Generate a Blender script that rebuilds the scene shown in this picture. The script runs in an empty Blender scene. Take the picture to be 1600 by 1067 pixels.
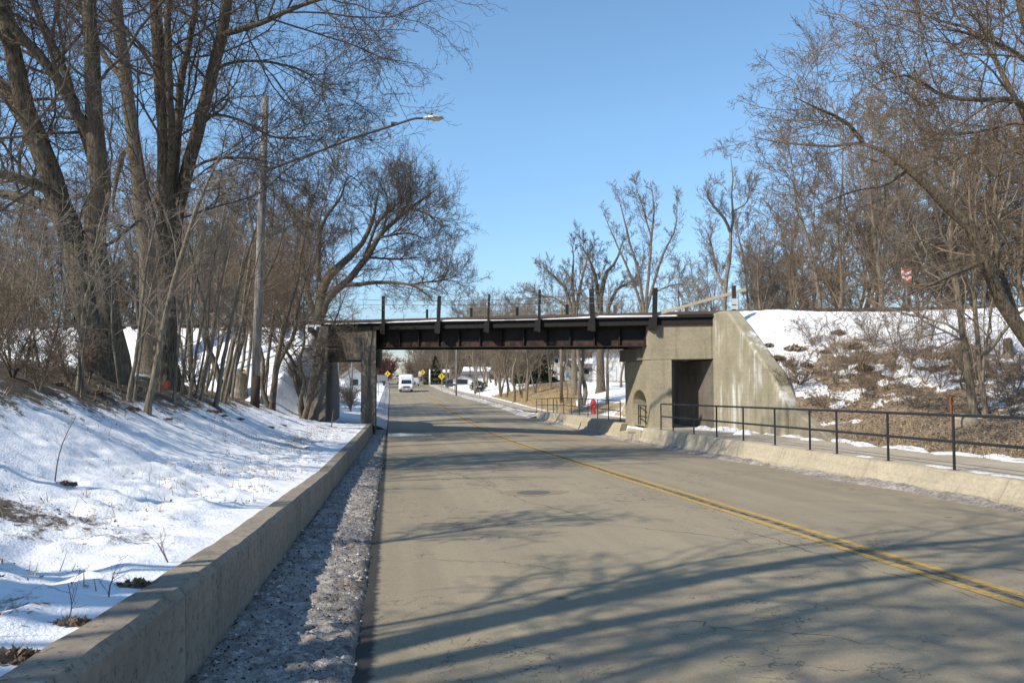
import bpy, bmesh, math, random
import numpy as np
from mathutils import Vector

sc = bpy.context.scene
COL = sc.collection
R = math.radians

# ---------------------------------------------------------------- camera
F = 1300.0                       # focal length in photo pixels (1600 wide)
TH = math.atan(190 / F)          # yaw to the right of the road
PH = math.atan(62.5 / F)         # slight upward pitch
EYE = np.array([0.0, 0.0, 1.65])
cam_d = bpy.data.cameras.new('camera')
cam = bpy.data.objects.new('camera', cam_d)
COL.objects.link(cam)
cam_d.sensor_width = 36.0
cam_d.lens = F / 1600 * 36.0
cam_d.clip_start = 0.05
cam_d.clip_end = 6000
cam.location = EYE
cam.rotation_euler = (math.pi / 2 + PH, 0, -TH)
sc.camera = cam

# ---------------------------------------------------------------- light
SUN_EL = R(41)
SUN_DIR = Vector((-0.92, -0.40, 0)).normalized() * math.cos(SUN_EL) + Vector((0, 0, math.sin(SUN_EL)))
w = bpy.data.worlds.new("World")
sc.world = w
w.use_nodes = True
nt = w.node_tree
sky = nt.nodes.new('ShaderNodeTexSky')
sky.sky_type = 'NISHITA'
sky.sun_disc = False
sky.sun_elevation = SUN_EL
sky.sun_rotation = math.atan2(SUN_DIR.x, SUN_DIR.y)
sky.air_density = 1.0
sky.dust_density = 0.0
sky.ozone_density = 6.0
bg = nt.nodes['Background']
bg.inputs[1].default_value = 0.15
tint = nt.nodes.new('ShaderNodeMixRGB'); tint.blend_type = 'MULTIPLY'
tint.inputs[0].default_value = 1.0; tint.inputs[2].default_value = (1.06, 1.075, .96, 1)
tcw = nt.nodes.new('ShaderNodeTexCoord'); sepw = nt.nodes.new('ShaderNodeSeparateXYZ'); nt.links.new(tcw.outputs['Generated'], sepw.inputs[0])
hz = nt.nodes.new('ShaderNodeValToRGB'); nt.links.new(sepw.outputs[2], hz.inputs[0])     # clear winter air: less glare low in the sky
e_ = hz.color_ramp.elements; e_[0].position = 0.0; e_[0].color = (.47, .43, .52, 1); e_[1].position = .30; e_[1].color = (1, 1, 1, 1)
for p_, c_ in ((.05, (.60, .575, .65, 1)), (.14, (.85, .835, .9, 1))):
    q_ = e_.new(p_); q_.color = c_
hm = nt.nodes.new('ShaderNodeMixRGB'); hm.blend_type = 'MULTIPLY'; hm.inputs[0].default_value = 1.0
nt.links.new(sky.outputs[0], hm.inputs[1]); nt.links.new(hz.outputs[0], hm.inputs[2])
nt.links.new(hm.outputs[0], tint.inputs[1]); nt.links.new(tint.outputs[0], bg.inputs[0])
sl = bpy.data.lights.new('sun', 'SUN')
sl.energy = 4.0
sl.angle = R(0.53)
sl.color = (1.0, 0.91, 0.77)
so = bpy.data.objects.new('sun', sl)
COL.objects.link(so)
so.rotation_euler = SUN_DIR.to_track_quat('Z', 'Y').to_euler()
so.location = (-60, -20, 60)
sc.view_settings.view_transform = 'Standard'
sc.view_settings.look = 'None'
sc.view_settings.gamma = 1
sc.view_settings.use_curve_mapping = False
sc.view_settings.exposure = 0.5

rng = np.random.default_rng(7)

# ---------------------------------------------------------------- camera geometry (used to work out real positions)
fw = np.array([math.sin(TH) * math.cos(PH), math.cos(TH) * math.cos(PH), math.sin(PH)])
rt = np.array([math.cos(TH), -math.sin(TH), 0.0])
up_ = np.cross(rt, fw)


def ray(px, py):
    return rt * (px - 800) / F + up_ * (533.5 - py) / F + fw


def at(px, py, d):
    return EYE + ray(px, py) * d


# ---------------------------------------------------------------- terrain maths
def sm(t):
    t = np.clip(t, 0, 1)
    return t * t * (3 - 2 * t)


_Yt = np.arange(-120, 4000, 1.0)
_Zk = np.interp(_Yt, [-120, -60, 0, 10, 20, 30, 38, 45, 55, 70, 100, 137, 200, 325, 350, 420, 700, 4000],
                [3.0, 1.5, 0, -.25, -.5, -.75, -.92, -1.0, -1.0, -.85, -.5, -.1, 1.0, 3.4, 3.6, 2.5, -6, -60])
_k = np.hanning(9); _k /= _k.sum()
_Zs = np.convolve(np.pad(_Zk, 4, mode='edge'), _k, mode='valid')


def cz(Y):
    return np.interp(Y, _Yt, _Zs)


def redge(Y):      # right edge of the carriageway
    return np.interp(Y, [-60, 0, 11, 19, 33, 44, 72, 97, 140, 400], [9.3, 9.3, 9.38, 9.55, 9.78, 10.05, 10.4, 10.2, 9.3, 8.6])


LEDGE = -0.1


def wallx(Y):      # road-side face of the left retaining wall
    return np.interp(Y, [-30, 0, 4, 8, 15, 24, 42, 50], [-1.25, -1.22, -1.2, -1.14, -1.06, -1.0, -.86, -.86])


def wallz(Y):
    return np.interp(Y, [-30, 0, 3.5, 7, 15.6, 24, 42, 43.5], [1.62, .76, .54, .36, .02, -.14, -.42, -.46])


def swz(Y):        # right-hand sidewalk
    return np.interp(Y, [-40, 0, 10, 13, 33, 40, 53, 60, 68, 75, 100, 137, 200, 400], [1.1, .2, .1, .05, -.25, -.28, -.4, -.6, -.78, -.72, -.38, .02, 1.1, 3.4])


EDGE = np.array([(-140, 98), (-14.3, 49.5), (-4.6, 47.0), (-3.4, 46.0), (-.7, 42), (10.7, 33.5), (13.4, 31.6), (23.4, 28), (120, -7)], float)


def yline(X):      # near face of the railway bridge
    return 42 - .7456 * (X + .7)


def edge_sd(X, Y):  # signed distance to the embankment's near crest edge, negative on the camera's side
    best = np.full(np.shape(X), 1e9); sgn = np.ones(np.shape(X))
    for a, b in zip(EDGE[:-1], EDGE[1:]):
        d = b - a; L2 = d @ d
        t = np.clip(((X - a[0]) * d[0] + (Y - a[1]) * d[1]) / L2, 0, 1)
        qx = X - (a[0] + t * d[0]); qy = Y - (a[1] + t * d[1])
        ds = np.hypot(qx, qy)
        s = np.sign(qy * d[0] - qx * d[1])
        m = ds < best
        best = np.where(m, ds, best); sgn = np.where(m, s, sgn)
    return best * np.where(sgn == 0, 1, sgn)


def crest(X):
    return np.interp(X, [-3.4, 13.4], [4.75, 4.45])


def terr(X, Y):
    X = np.asarray(X, float); Y = np.asarray(Y, float)
    road = cz(Y) - .12
    # left bank
    u = wallx(Y) - .25 - X
    g = np.interp(u, [-.2, 0, 1, 2, 3, 4, 5, 6, 8, 14, 30, 200], [0, 0, .12, .42, .93, 1.5, 1.9, 2.12, 2.3, 2.45, 2.5, 2.6])
    s = np.interp(Y, [-10, 24, 33, 41, 50], [1, 1, .75, .25, .2])
    zl_near = wallz(Y) - .02 + g * s
    zl_far = cz(Y) + .3 + np.interp(u, [0, 3, 10, 40, 200], [0, .1, .5, 1.2, 2])
    k = sm((Y - 42) / 8)
    zl = zl_near * (1 - k) + zl_far * k
    # gutter strip left
    # right bank
    v = X - 12.75
    h_near = np.interp(v, [-.3, 0, 1, 3, 6, 10, 30, 200], [0, 0, .12, .5, 1.1, 1.5, 2.0, 2.4])
    h_far = np.interp(v, [-.3, 0, 1, 3, 6, 10, 16, 40, 200], [0, .05, .4, 1.05, 1.75, 2.15, 2.5, 3.0, 4])
    h_vf = np.interp(v, [-.3, 0, 2, 6, 12, 40, 200], [0, .05, .45, 1.5, 2.0, 2.6, 3.5])
    kf = sm((Y - 36) / 6); kv = sm((Y - 85) / 30)
    zr = swz(Y) - .1 + (h_near * (1 - kf) + h_far * kf) * (1 - kv) + h_vf * kv
    z = np.where(X < wallx(Y) - .12, zl, np.where(X > redge(Y) + .80, np.where(X < 12.75, swz(Y) - .1, zr), road))
    z = np.where((X >= wallx(Y) - .12) & (Y > 47) & (X < LEDGE), road, z)
    # railway embankment, cut by the underpass
    sd = edge_sd(X, Y)
    c = crest(X)
    emb = np.where(sd < 0, c + sd / np.where(X < 0, 1.25, 1.55), np.where(sd < 5.2, c, c - (sd - 5.2) / 1.6))
    ok = (X < -3.45) | (X > 13.15)
    emb = np.where(X < 0, np.minimum(emb, z - .6 + np.clip((Y - 42.4 + (-3.4 - X) * 1.0) * 1.3, 0, 99)), emb)
    d = emb - z
    sm_ = z + np.where(d > 1, d, np.where(d < -1, 0, (d + 1) ** 2 / 4))
    z = np.where(ok, sm_, z)
    return z


def gnd(px, py, d0=3.0, d1=400.0):
    r = ray(px, py)
    d = np.geomspace(d0, d1, 3000)
    P = EYE + r * d[:, None]
    below = P[:, 2] < terr(P[:, 0], P[:, 1])
    i = int(np.argmax(below)) if below.any() else len(d) - 1
    return P[i], d[i]


def fbm(x, y, scale, octv=4, seed=0):
    out = np.zeros(np.shape(x)); amp = 1.0; tot = 0
    for o in range(octv):
        r_ = np.random.default_rng(seed + o * 17)
        tab = r_.random((256, 256))
        xs = x / scale * 2 ** o + 37.3 * o; ys = y / scale * 2 ** o + 11.1 * o
        xi = np.floor(xs).astype(int); yi = np.floor(ys).astype(int)
        fx = xs - xi; fy = ys - yi
        fx = fx * fx * (3 - 2 * fx); fy = fy * fy * (3 - 2 * fy)
        a = tab[xi % 256, yi % 256]; b = tab[(xi + 1) % 256, yi % 256]
        c = tab[xi % 256, (yi + 1) % 256]; d = tab[(xi + 1) % 256, (yi + 1) % 256]
        out += amp * ((a * (1 - fx) + b * fx) * (1 - fy) + (c * (1 - fx) + d * fx) * fy)
        tot += amp; amp *= .5
    return out / tot


# ---------------------------------------------------------------- material helpers
class MT:
    def __init__(s, name):
        s.m = bpy.data.materials.new(name); s.m.use_nodes = True
        s.t = s.m.node_tree; s.b = s.t.nodes['Principled BSDF']
        s.co = s.t.nodes.new('ShaderNodeTexCoord').outputs['Object']

    def n(s, typ, **kw):
        nd = s.t.nodes.new(typ)
        for k, v in kw.items():
            setattr(nd, k, v)
        return nd

    def L(s, a, b):
        s.t.links.new(a, b)

    def setv(s, sock, v):
        if isinstance(v, bpy.types.NodeSocket):
            s.L(v, sock)
        elif isinstance(v, tuple) and len(v) == 3 and sock.type == 'RGBA':
            sock.default_value = (*v, 1)
        else:
            sock.default_value = v

    def map(s, sc_=(1, 1, 1), rot=(0, 0, 0)):
        nd = s.n('ShaderNodeMapping'); s.L(s.co, nd.inputs[0])
        nd.inputs['Scale'].default_value = sc_; nd.inputs['Rotation'].default_value = rot
        return nd.outputs[0]

    def noise(s, scale, detail=4, rough=.55, vec=None, dist=0, col=False):
        nd = s.n('ShaderNodeTexNoise'); s.L(vec or s.co, nd.inputs['Vector'])
        nd.inputs['Scale'].default_value = scale; nd.inputs['Detail'].default_value = detail
        nd.inputs['Roughness'].default_value = rough; nd.inputs['Distortion'].default_value = dist
        return nd.outputs[1 if col else 0]

    def vor(s, scale, feature='F1', vec=None, out=0, rnd=1.0):
        nd = s.n('ShaderNodeTexVoronoi', feature=feature); s.L(vec or s.co, nd.inputs['Vector'])
        nd.inputs['Scale'].default_value = scale; nd.inputs['Randomness'].default_value = rnd
        return nd.outputs[out]

    def ramp(s, fac, stops):
        nd = s.n('ShaderNodeValToRGB'); s.setv(nd.inputs[0], fac)
        e = nd.color_ramp.elements
        while len(e) < len(stops):
            e.new(.5)
        for i, (p, c) in enumerate(stops):
            e[i].position = p; e[i].color = (*c, 1) if isinstance(c, tuple) else (c, c, c, 1)
        return nd.outputs[0]

    def mix(s, fac, a, b, mode='MIX'):
        nd = s.n('ShaderNodeMixRGB', blend_type=mode)
        s.setv(nd.inputs[0], fac); s.setv(nd.inputs[1], a); s.setv(nd.inputs[2], b)
        return nd.outputs[0]

    def math(s, op, a, b=0.0, clamp=False):
        nd = s.n('ShaderNodeMath', operation=op); nd.use_clamp = clamp
        s.setv(nd.inputs[0], a); s.setv(nd.inputs[1], b)
        return nd.outputs[0]

    def attr(s, name):
        nd = s.n('ShaderNodeAttribute'); nd.attribute_name = name
        sp = s.n('ShaderNodeSeparateColor'); s.L(nd.outputs[0], sp.inputs[0])
        return sp.outputs

    def xyz(s):
        sp = s.n('ShaderNodeSeparateXYZ'); s.L(s.co, sp.inputs[0]); return sp.outputs

    def bump(s, h, strength=.5, dist=.02):
        nd = s.n('ShaderNodeBump'); nd.inputs['Strength'].default_value = strength
        nd.inputs['Distance'].default_value = dist
        s.L(h, nd.inputs['Height']); s.L(nd.outputs[0], s.b.inputs['Normal'])

    def out(s, col, rough=.85, spec=.3, metal=0):
        s.setv(s.b.inputs['Base Color'], col); s.setv(s.b.inputs['Roughness'], rough)
        s.b.inputs['Specular IOR Level'].default_value = spec; s.b.inputs['Metallic'].default_value = metal
        return s.m


def simple(name, col, rough=.6, var=.25, nscale=6, spec=.4, metal=0, bump=0):
    t = MT(name)
    nz = t.noise(nscale, 5)
    c = t.mix(nz, tuple(x * (1 - var) for x in col), tuple(min(1, x * (1 + var)) for x in col))
    if bump:
        t.bump(t.noise(nscale * 6, 4), bump, .01)
    return t.out(c, rough, spec, metal)


def m_terrain():
    t = MT('snowy_ground')
    a = t.attr('cover')
    nA = t.noise(1.6, 6, .65); nB = t.noise(9, 5, .6); nC = t.noise(45, 4, .6)
    mixn = t.math('ADD', t.math('MULTIPLY', nA, .5), t.math('ADD', t.math('MULTIPLY', nB, .3), t.math('MULTIPLY', nC, .2)))
    def mask(ch, k=9):
        v = t.math('ADD', t.math('SUBTRACT', mixn, 1.0), ch)       # ch .5 -> half covered
        return t.math('ADD', t.math('MULTIPLY', v, k), .5, True)
    snow = t.ramp(t.noise(.7, 5), [(.3, (.78, .80, .84)), (.7, (.88, .88, .88))])
    snow = t.mix(t.math('MULTIPLY', t.ramp(nB, [(.45, 0.0), (.75, 1.0)]), .18), snow, (.55, .5, .43))
    # leaf litter
    vc = t.vor(48, out=1); sepc = t.n('ShaderNodeSeparateColor'); t.L(vc, sepc.inputs[0])
    leaf = t.ramp(sepc.outputs[0], [(0, (.09, .063, .042)), (.35, (.20, .145, .095)), (.7, (.30, .22, .15)), (1, (.44, .345, .245))])
    leaf = t.mix(t.math('MULTIPLY', nA, .6), leaf, (.19, .135, .09))
    grass = t.ramp(t.noise(14, 6, .7, t.map((1, 1, .25))), [(.3, (.20, .14, .07)), (.55, (.36, .27, .14)), (.75, (.47, .38, .22))])
    dirt = t.ramp(nB, [(.3, (.045, .035, .025)), (.7, (.14, .11, .08))])
    c = t.mix(mask(a[2], 12), snow, dirt)
    c = t.mix(mask(a[0]), c, leaf)
    c = t.mix(mask(a[1]), c, grass)
    h = t.math('ADD', t.math('MULTIPLY', t.noise(6, 5, .6), .7), t.math('MULTIPLY', nC, .35))
    t.bump(h, .8, .04)
    return t.out(c, .75, .25)


def m_slush():
    t = MT('dirty_snow')
    n1 = t.noise(3, 5, .65); n2 = t.noise(22, 5, .65); n3 = t.noise(90, 3)
    f = t.math('ADD', t.math('MULTIPLY', n1, .35), t.math('ADD', t.math('MULTIPLY', n2, .45), t.math('MULTIPLY', n3, .2)))
    a = t.attr('cover')
    f2 = t.math('SUBTRACT', f, t.math('SUBTRACT', a[0], .25))
    c = t.ramp(f2, [(.22, (.035, .03, .026)), (.36, (.20, .17, .14)), (.5, (.48, .44, .40)), (.66, (.76, .76, .77))])
    t.bump(t.math('ADD', n2, t.math('MULTIPLY', n3, .5)), .8, .04)
    return t.out(c, .6, .4)


def m_asphalt():
    t = MT('worn_asphalt')
    x = t.xyz()
    fine = t.math('ADD', t.math('MULTIPLY', t.noise(62, 3, .75), .55), t.math('MULTIPLY', t.noise(210, 3, .7), .45)); mid = t.noise(9, 5, .6); big = t.noise(.35, 4, .6)
    along = t.noise(1.0, 4, .55, t.map((1.6, .05, 1)))
    c = t.ramp(fine, [(.30, (.16, .13, .082)), (.5, (.31, .258, .170)), (.70, (.51, .435, .305))])
    c = t.mix(t.ramp(big, [(.3, .55), (.7, .0)]), c, (.245, .205, .14))
    c = t.mix(t.math('MULTIPLY', t.ramp(along, [(.38, 1.0), (.6, 0.0)]), .3), c, (.15, .125, .088))
    c = t.mix(t.math('MULTIPLY', t.ramp(mid, [(.55, 0.0), (.8, 1.0)]), .35), c, (.36, .305, .215))
    # stone chips
    ch = t.vor(75, out=0)
    c = t.mix(t.math('MULTIPLY', t.ramp(ch, [(.05, 1.0), (.16, 0.0)]), .3), c, (.42, .40, .36))
    # cracks
    nd = t.noise(1.2, 5, .6, col=True)
    va = t.n('ShaderNodeVectorMath', operation='MULTIPLY_ADD')
    t.L(nd, va.inputs[0]); va.inputs[1].default_value = (1.7, 1.7, 0); t.L(t.map((.17, .13, 0)), va.inputs[2])
    cr = t.vor(1.0, 'DISTANCE_TO_EDGE', va.outputs[0])
    crm = t.math('MULTIPLY', t.ramp(cr, [(.0, 1.0), (.009, 0.0)]), t.ramp(t.noise(.5, 3), [(.38, 0.0), (.56, .9)]))
    c = t.mix(crm, c, (.045, .04, .035))
    # oil spots
    sp = t.vor(.9, out=0)
    c = t.mix(t.math('MULTIPLY', t.ramp(sp, [(.03, 1.0), (.07, 0.0)]), .7), c, (.05, .045, .04))
    # dark gutter edge on the left
    ed = t.math('ADD', t.math('MULTIPLY', x[0], -1.0), t.math('MULTIPLY', mid, .12))
    c = t.mix(t.ramp(ed, [(.135, 0.0), (.18, 1.0)]), c, (.04, .036, .032))
    t.bump(t.math('ADD', fine, t.math('MULTIPLY', ch, .6)), .35, .006)
    return t.out(c, .82, .35)


def m_concrete(name, base=(.40, .355, .265), streak=.5, dark=.4, white=.0, spots=0.0, joint=0.0):
    t = MT(name)
    x = t.xyz()
    n1 = t.noise(1.1, 6, .6); n2 = t.noise(12, 5, .6); n3 = t.noise(120, 3)
    st = t.noise(1.0, 5, .6, t.map((3.2, 3.2, .22)))
    b = base
    c = t.ramp(n2, [(.3, tuple(v * .82 for v in b)), (.7, tuple(min(1, v * 1.14) for v in b))])
    c = t.mix(t.math('MULTIPLY', t.ramp(n1, [(.35, 1.0), (.62, 0.0)]), dark), c, tuple(v * .5 for v in b))
    c = t.mix(t.math('MULTIPLY', t.ramp(st, [(.55, 0.0), (.74, 1.0)]), streak), c, tuple(v * .35 for v in b))
    if white:
        st2 = t.noise(1.0, 6, .7, t.map((2.3, 2.3, .16), (0, 0, .9)))
        c = t.mix(t.math('MULTIPLY', t.math('MULTIPLY', t.ramp(st2, [(.50, 0.0), (.62, 1.0)]), t.ramp(t.noise(.55, 3, .5), [(.47, 0.0), (.6, 1.0)])), white), c, (.74, .74, .72))
    if spots:
        c = t.mix(t.math('MULTIPLY', t.ramp(t.noise(16, 6, .8), [(.55, 0.0), (.63, 1.0)]), spots), c, (.05, .045, .04))
    if joint:
        fr = t.math('FRACT', t.math('ADD', t.math('MULTIPLY', x[1], 1 / joint), t.math('MULTIPLY', n2, .004)))
        c = t.mix(t.ramp(fr, [(.0, .85), (.0045, 0.0)]), c, (.03, .026, .02))
        c = t.mix(t.math('MULTIPLY', t.ramp(fr, [(.0, 1.0), (.05, 0.0)]), .3), c, tuple(v * .5 for v in b))
    # board marks
    wv = t.n('ShaderNodeTexWave', wave_type='BANDS', bands_direction='Z'); t.L(t.co, wv.inputs[0])
    wv.inputs['Scale'].default_value = 1.6; wv.inputs['Distortion'].default_value = .6
    c = t.mix(t.math('MULTIPLY', t.ramp(wv.outputs[1], [(.0, 1.0), (.06, 0.0)]), .18), c, tuple(v * .5 for v in b))
    t.bump(t.math('ADD', n2, t.math('MULTIPLY', n3, .4)), .3, .015)
    return t.out(c, .88, .25)


def m_bark(name, c0, c1, zs=.18):
    t = MT(name)
    n1 = t.noise(1.0, 6, .65, t.map((24, 24, 24 * zs * .8)), dist=.6); n2 = t.noise(1.2, 3)
    c = t.ramp(n1, [(.36, c0), (.58, c1)])
    c = t.mix(t.math('MULTIPLY', t.ramp(n2, [(.45, 0.0), (.65, 1.0)]), .35), c, tuple(v * .75 for v in c1))
    t.bump(n1, .9, .05)
    return t.out(c, .9, .15)


def m_steel():
    t = MT('blackened_steel')
    n1 = t.noise(1.3, 6, .65); st = t.noise(1.0, 5, .6, t.map((4, 4, .4)))
    c = t.ramp(n1, [(.3, (.010, .009, .009)), (.6, (.02, .017, .015)), (.8, (.05, .032, .025))])
    c = t.mix(t.ramp(st, [(.62, 0.0), (.82, .4)]), c, (.09, .068, .055))
    t.bump(t.noise(20, 4), .3, .01)
    return t.out(c, .75, .3)


def m_rust():
    t = MT('rusty_flange')
    n1 = t.noise(2.2, 6, .7)
    c = t.ramp(n1, [(.40, (.02, .016, .015)), (.6, (.085, .042, .032)), (.78, (.20, .10, .07))])
    t.bump(t.noise(30, 4), .4, .01)
    return t.out(c, .85, .2)


def m_yellow():
    t = MT('yellow_road_paint')
    w_ = t.noise(14, 6, .75); f = t.noise(150, 3)
    c = t.mix(f, (.46, .26, .03), (.64, .40, .085))
    wear = t.math('ADD', t.math('MULTIPLY', w_, .7), t.math('MULTIPLY', f, .3))
    c = t.mix(t.ramp(wear, [(.45, 0.0), (.58, .92)]), c, (.22, .185, .13))
    return t.out(c, .8, .3)


M = dict(
    ground=m_terrain(), slush=m_slush(), asphalt=m_asphalt(), yellow=m_yellow(),
    conc=m_concrete('weathered_concrete', (.31, .27, .19), .45, .45),
    conc_wing=m_concrete('stained_concrete', (.35, .31, .215), .45, .45, .85),
    conc_dark=m_concrete('shaded_stained_concrete', (.17, .15, .12), .7, .55),  # stained, and a darker copy with the bridge's shade put into its colour
    conc_wall=m_concrete('wall_concrete', (.30, .255, .195), .35, .45, 0, .75, 5.2),
    conc_curb=m_concrete('kerb_concrete', (.44, .38, .275), .4, .3, 0, .3, 4.1),
    walk=m_concrete('sidewalk_concrete', (.44, .375, .28), 0, .35),
    steel=m_steel(), rust=m_rust(),
    timber=simple('dark_timber', (.019, .018, .017), .85, .5, 9, .2, 0, .4),
    board=simple('weathered_board', (.36, .31, .22), .85, .25, 14, .2, 0, .4),
    rail=simple('rail_steel', (.09, .06, .045), .6, .3, 10, .4, .4),
    black=simple('black_railing_paint', (.022, .022, .025), .5, .3, 20, .4),
    bark=m_bark('grey_brown_bark', (.04, .032, .023), (.19, .155, .108)),
    bark2=m_bark('pale_bark', (.09, .073, .053), (.29, .24, .175)),
    twig=simple('twig_bark', (.125, .098, .076), .9, .3, 3, .1),
    twig2=simple('brown_twig_bark', (.20, .15, .105), .9, .3, 3, .1),
    twig3=simple('pale_twig_bark', (.235, .195, .15), .9, .3, 3, .1),
    twigred=simple('reddish_twig_bark', (.16, .075, .065), .9, .3, 3, .1),
    pole=m_bark('weathered_pole_wood', (.11, .098, .085), (.33, .305, .27), .05),
    poledark=simple('tarred_pole_foot', (.06, .045, .038), .9, .3, 8, .1),
    alu=simple('grey_lamp_housing', (.42, .41, .38), .45, .15, 8, .5, .3),
    armm=simple('grey_metal_arm', (.075, .085, .10), .6, .2, 8, .3, .2),
    lens=simple('lamp_lens', (.55, .5, .38), .2, .1, 8, .6),
    white=simple('white_paint', (.75, .75, .74), .45, .06, 3, .5),
    offwhite=simple('cream_siding', (.62, .58, .50), .7, .1, 3, .3),
    glass=simple('dark_glass', (.02, .025, .03), .08, .2, 3, .7),
    tyre=simple('tyre_rubber', (.02, .02, .02), .8, .3, 10, .3),
    chrome=simple('bright_metal', (.5, .5, .5), .3, .1, 5, .5, .8),
    lamp=simple('headlight_glass', (.7, .7, .68), .15, .1, 5, .6),
    greycar=simple('silver_car_paint', (.45, .46, .48), .3, .08, 3, .6),
    darkcar=simple('dark_car_paint', (.03, .035, .05), .3, .2, 3, .6),
    roof=simple('grey_shingles', (.15, .135, .125), .9, .3, 30, .2),
    snowm=simple('settled_snow', (.84, .85, .87), .7, .05, 5, .3, 0, .5),
    bluehouse=simple('grey_blue_siding', (.20, .24, .32), .7, .1, 3, .3),
    red=simple('red_hydrant_paint', (.62, .06, .05), .5, .2, 8, .4),
    pink=simple('pink_flagging_tape', (.7, .1, .16), .6, .15, 8, .3),
    ysign=simple('yellow_sign_face', (.85, .55, .02), .45, .06, 4, .4),
    signred=simple('orange_red_sign_face', (.62, .09, .03), .5, .12, 8, .4),
    signblack=simple('black_sign_symbol', (.02, .02, .02), .6, .2, 8, .3),
    galv=simple('galvanised_post', (.36, .37, .38), .5, .2, 10, .5, .4),
    orange=simple('orange_rusty_stake', (.36, .11, .04), .8, .4, 10, .2),
    evergreen=simple('evergreen_needles', (.045, .06, .03), .8, .4, 5, .2),
    dry=simple('dry_grass_blades', (.38, .28, .15), .85, .35, 2, .15),
    leafm=simple('dead_leaves', (.26, .16, .085), .85, .6, 40, .15),
    ice=None, rock=m_concrete('boulder_stone', (.42, .35, .25), .1, .3),
    wood=simple('cut_wood', (.42, .28, .15), .85, .3, 10, .2, 0, .4),
    brush=simple('dead_brush', (.17, .115, .08), .9, .35, 4, .1),
    ballast=simple('ballast_stone', (.16, .14, .12), .95, .5, 30, .2, 0, 1),
)


# ---------------------------------------------------------------- mesh helpers
def np_mesh(name, V, Fq, mat, parent=None, smooth=True, attr=None):
    """V (n,3), Fq list of int arrays (m,k)"""
    me = bpy.data.meshes.new(name)
    V = np.asarray(V, np.float32)
    me.vertices.add(len(V)); me.vertices.foreach_set('co', V.ravel())
    loops = np.concatenate([f.ravel() for f in Fq]).astype(np.int32)
    tot = np.concatenate([np.full(len(f), f.shape[1]) for f in Fq]).astype(np.int32)
    st = np.concatenate([[0], np.cumsum(tot)[:-1]]).astype(np.int32)
    me.loops.add(len(loops)); me.loops.foreach_set('vertex_index', loops)
    me.polygons.add(len(tot)); me.polygons.foreach_set('loop_start', st); me.polygons.foreach_set('loop_total', tot)
    me.polygons.foreach_set('use_smooth', np.full(len(tot), smooth))
    me.update(calc_edges=True)
    if attr is not None:
        ca = me.color_attributes.new('cover', 'FLOAT_COLOR', 'POINT')
        A = np.ones((len(V), 4), np.float32); A[:, :attr.shape[1]] = attr
        ca.data.foreach_set('color', A.ravel())
    me.materials.append(mat)
    o = bpy.data.objects.new(name, me); COL.objects.link(o)
    if parent is not None:
        o.parent = parent
    return o


def tag(o, label=None, cat=None, group=None, kind=None):
    if label: o['label'] = label
    if cat: o['category'] = cat
    if group: o['group'] = group
    if kind: o['kind'] = kind
    return o


def empty(name, loc=(0, 0, 0), rz=0.0, label=None, cat=None, group=None):
    o = bpy.data.objects.new(name, None); COL.objects.link(o)
    o.empty_display_size = .2
    o.location = tuple(float(v) for v in loc); o.rotation_euler = (0, 0, rz)
    return tag(o, label, cat, group)


def dup(root, loc=None, rz=None, scale=None, label=None, group=None):
    r = root.copy(); COL.objects.link(r)
    if loc is not None: r.location = tuple(float(v) for v in loc)
    if rz is not None: r.rotation_euler = (0, 0, rz)
    if scale is not None: r.scale = scale
    if label: r['label'] = label
    if group: r['group'] = group
    for ch in list(root.children):
        c = ch.copy(); COL.objects.link(c); c.parent = r
        for g in list(ch.children):
            d = g.copy(); COL.objects.link(d); d.parent = c
    return r


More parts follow.
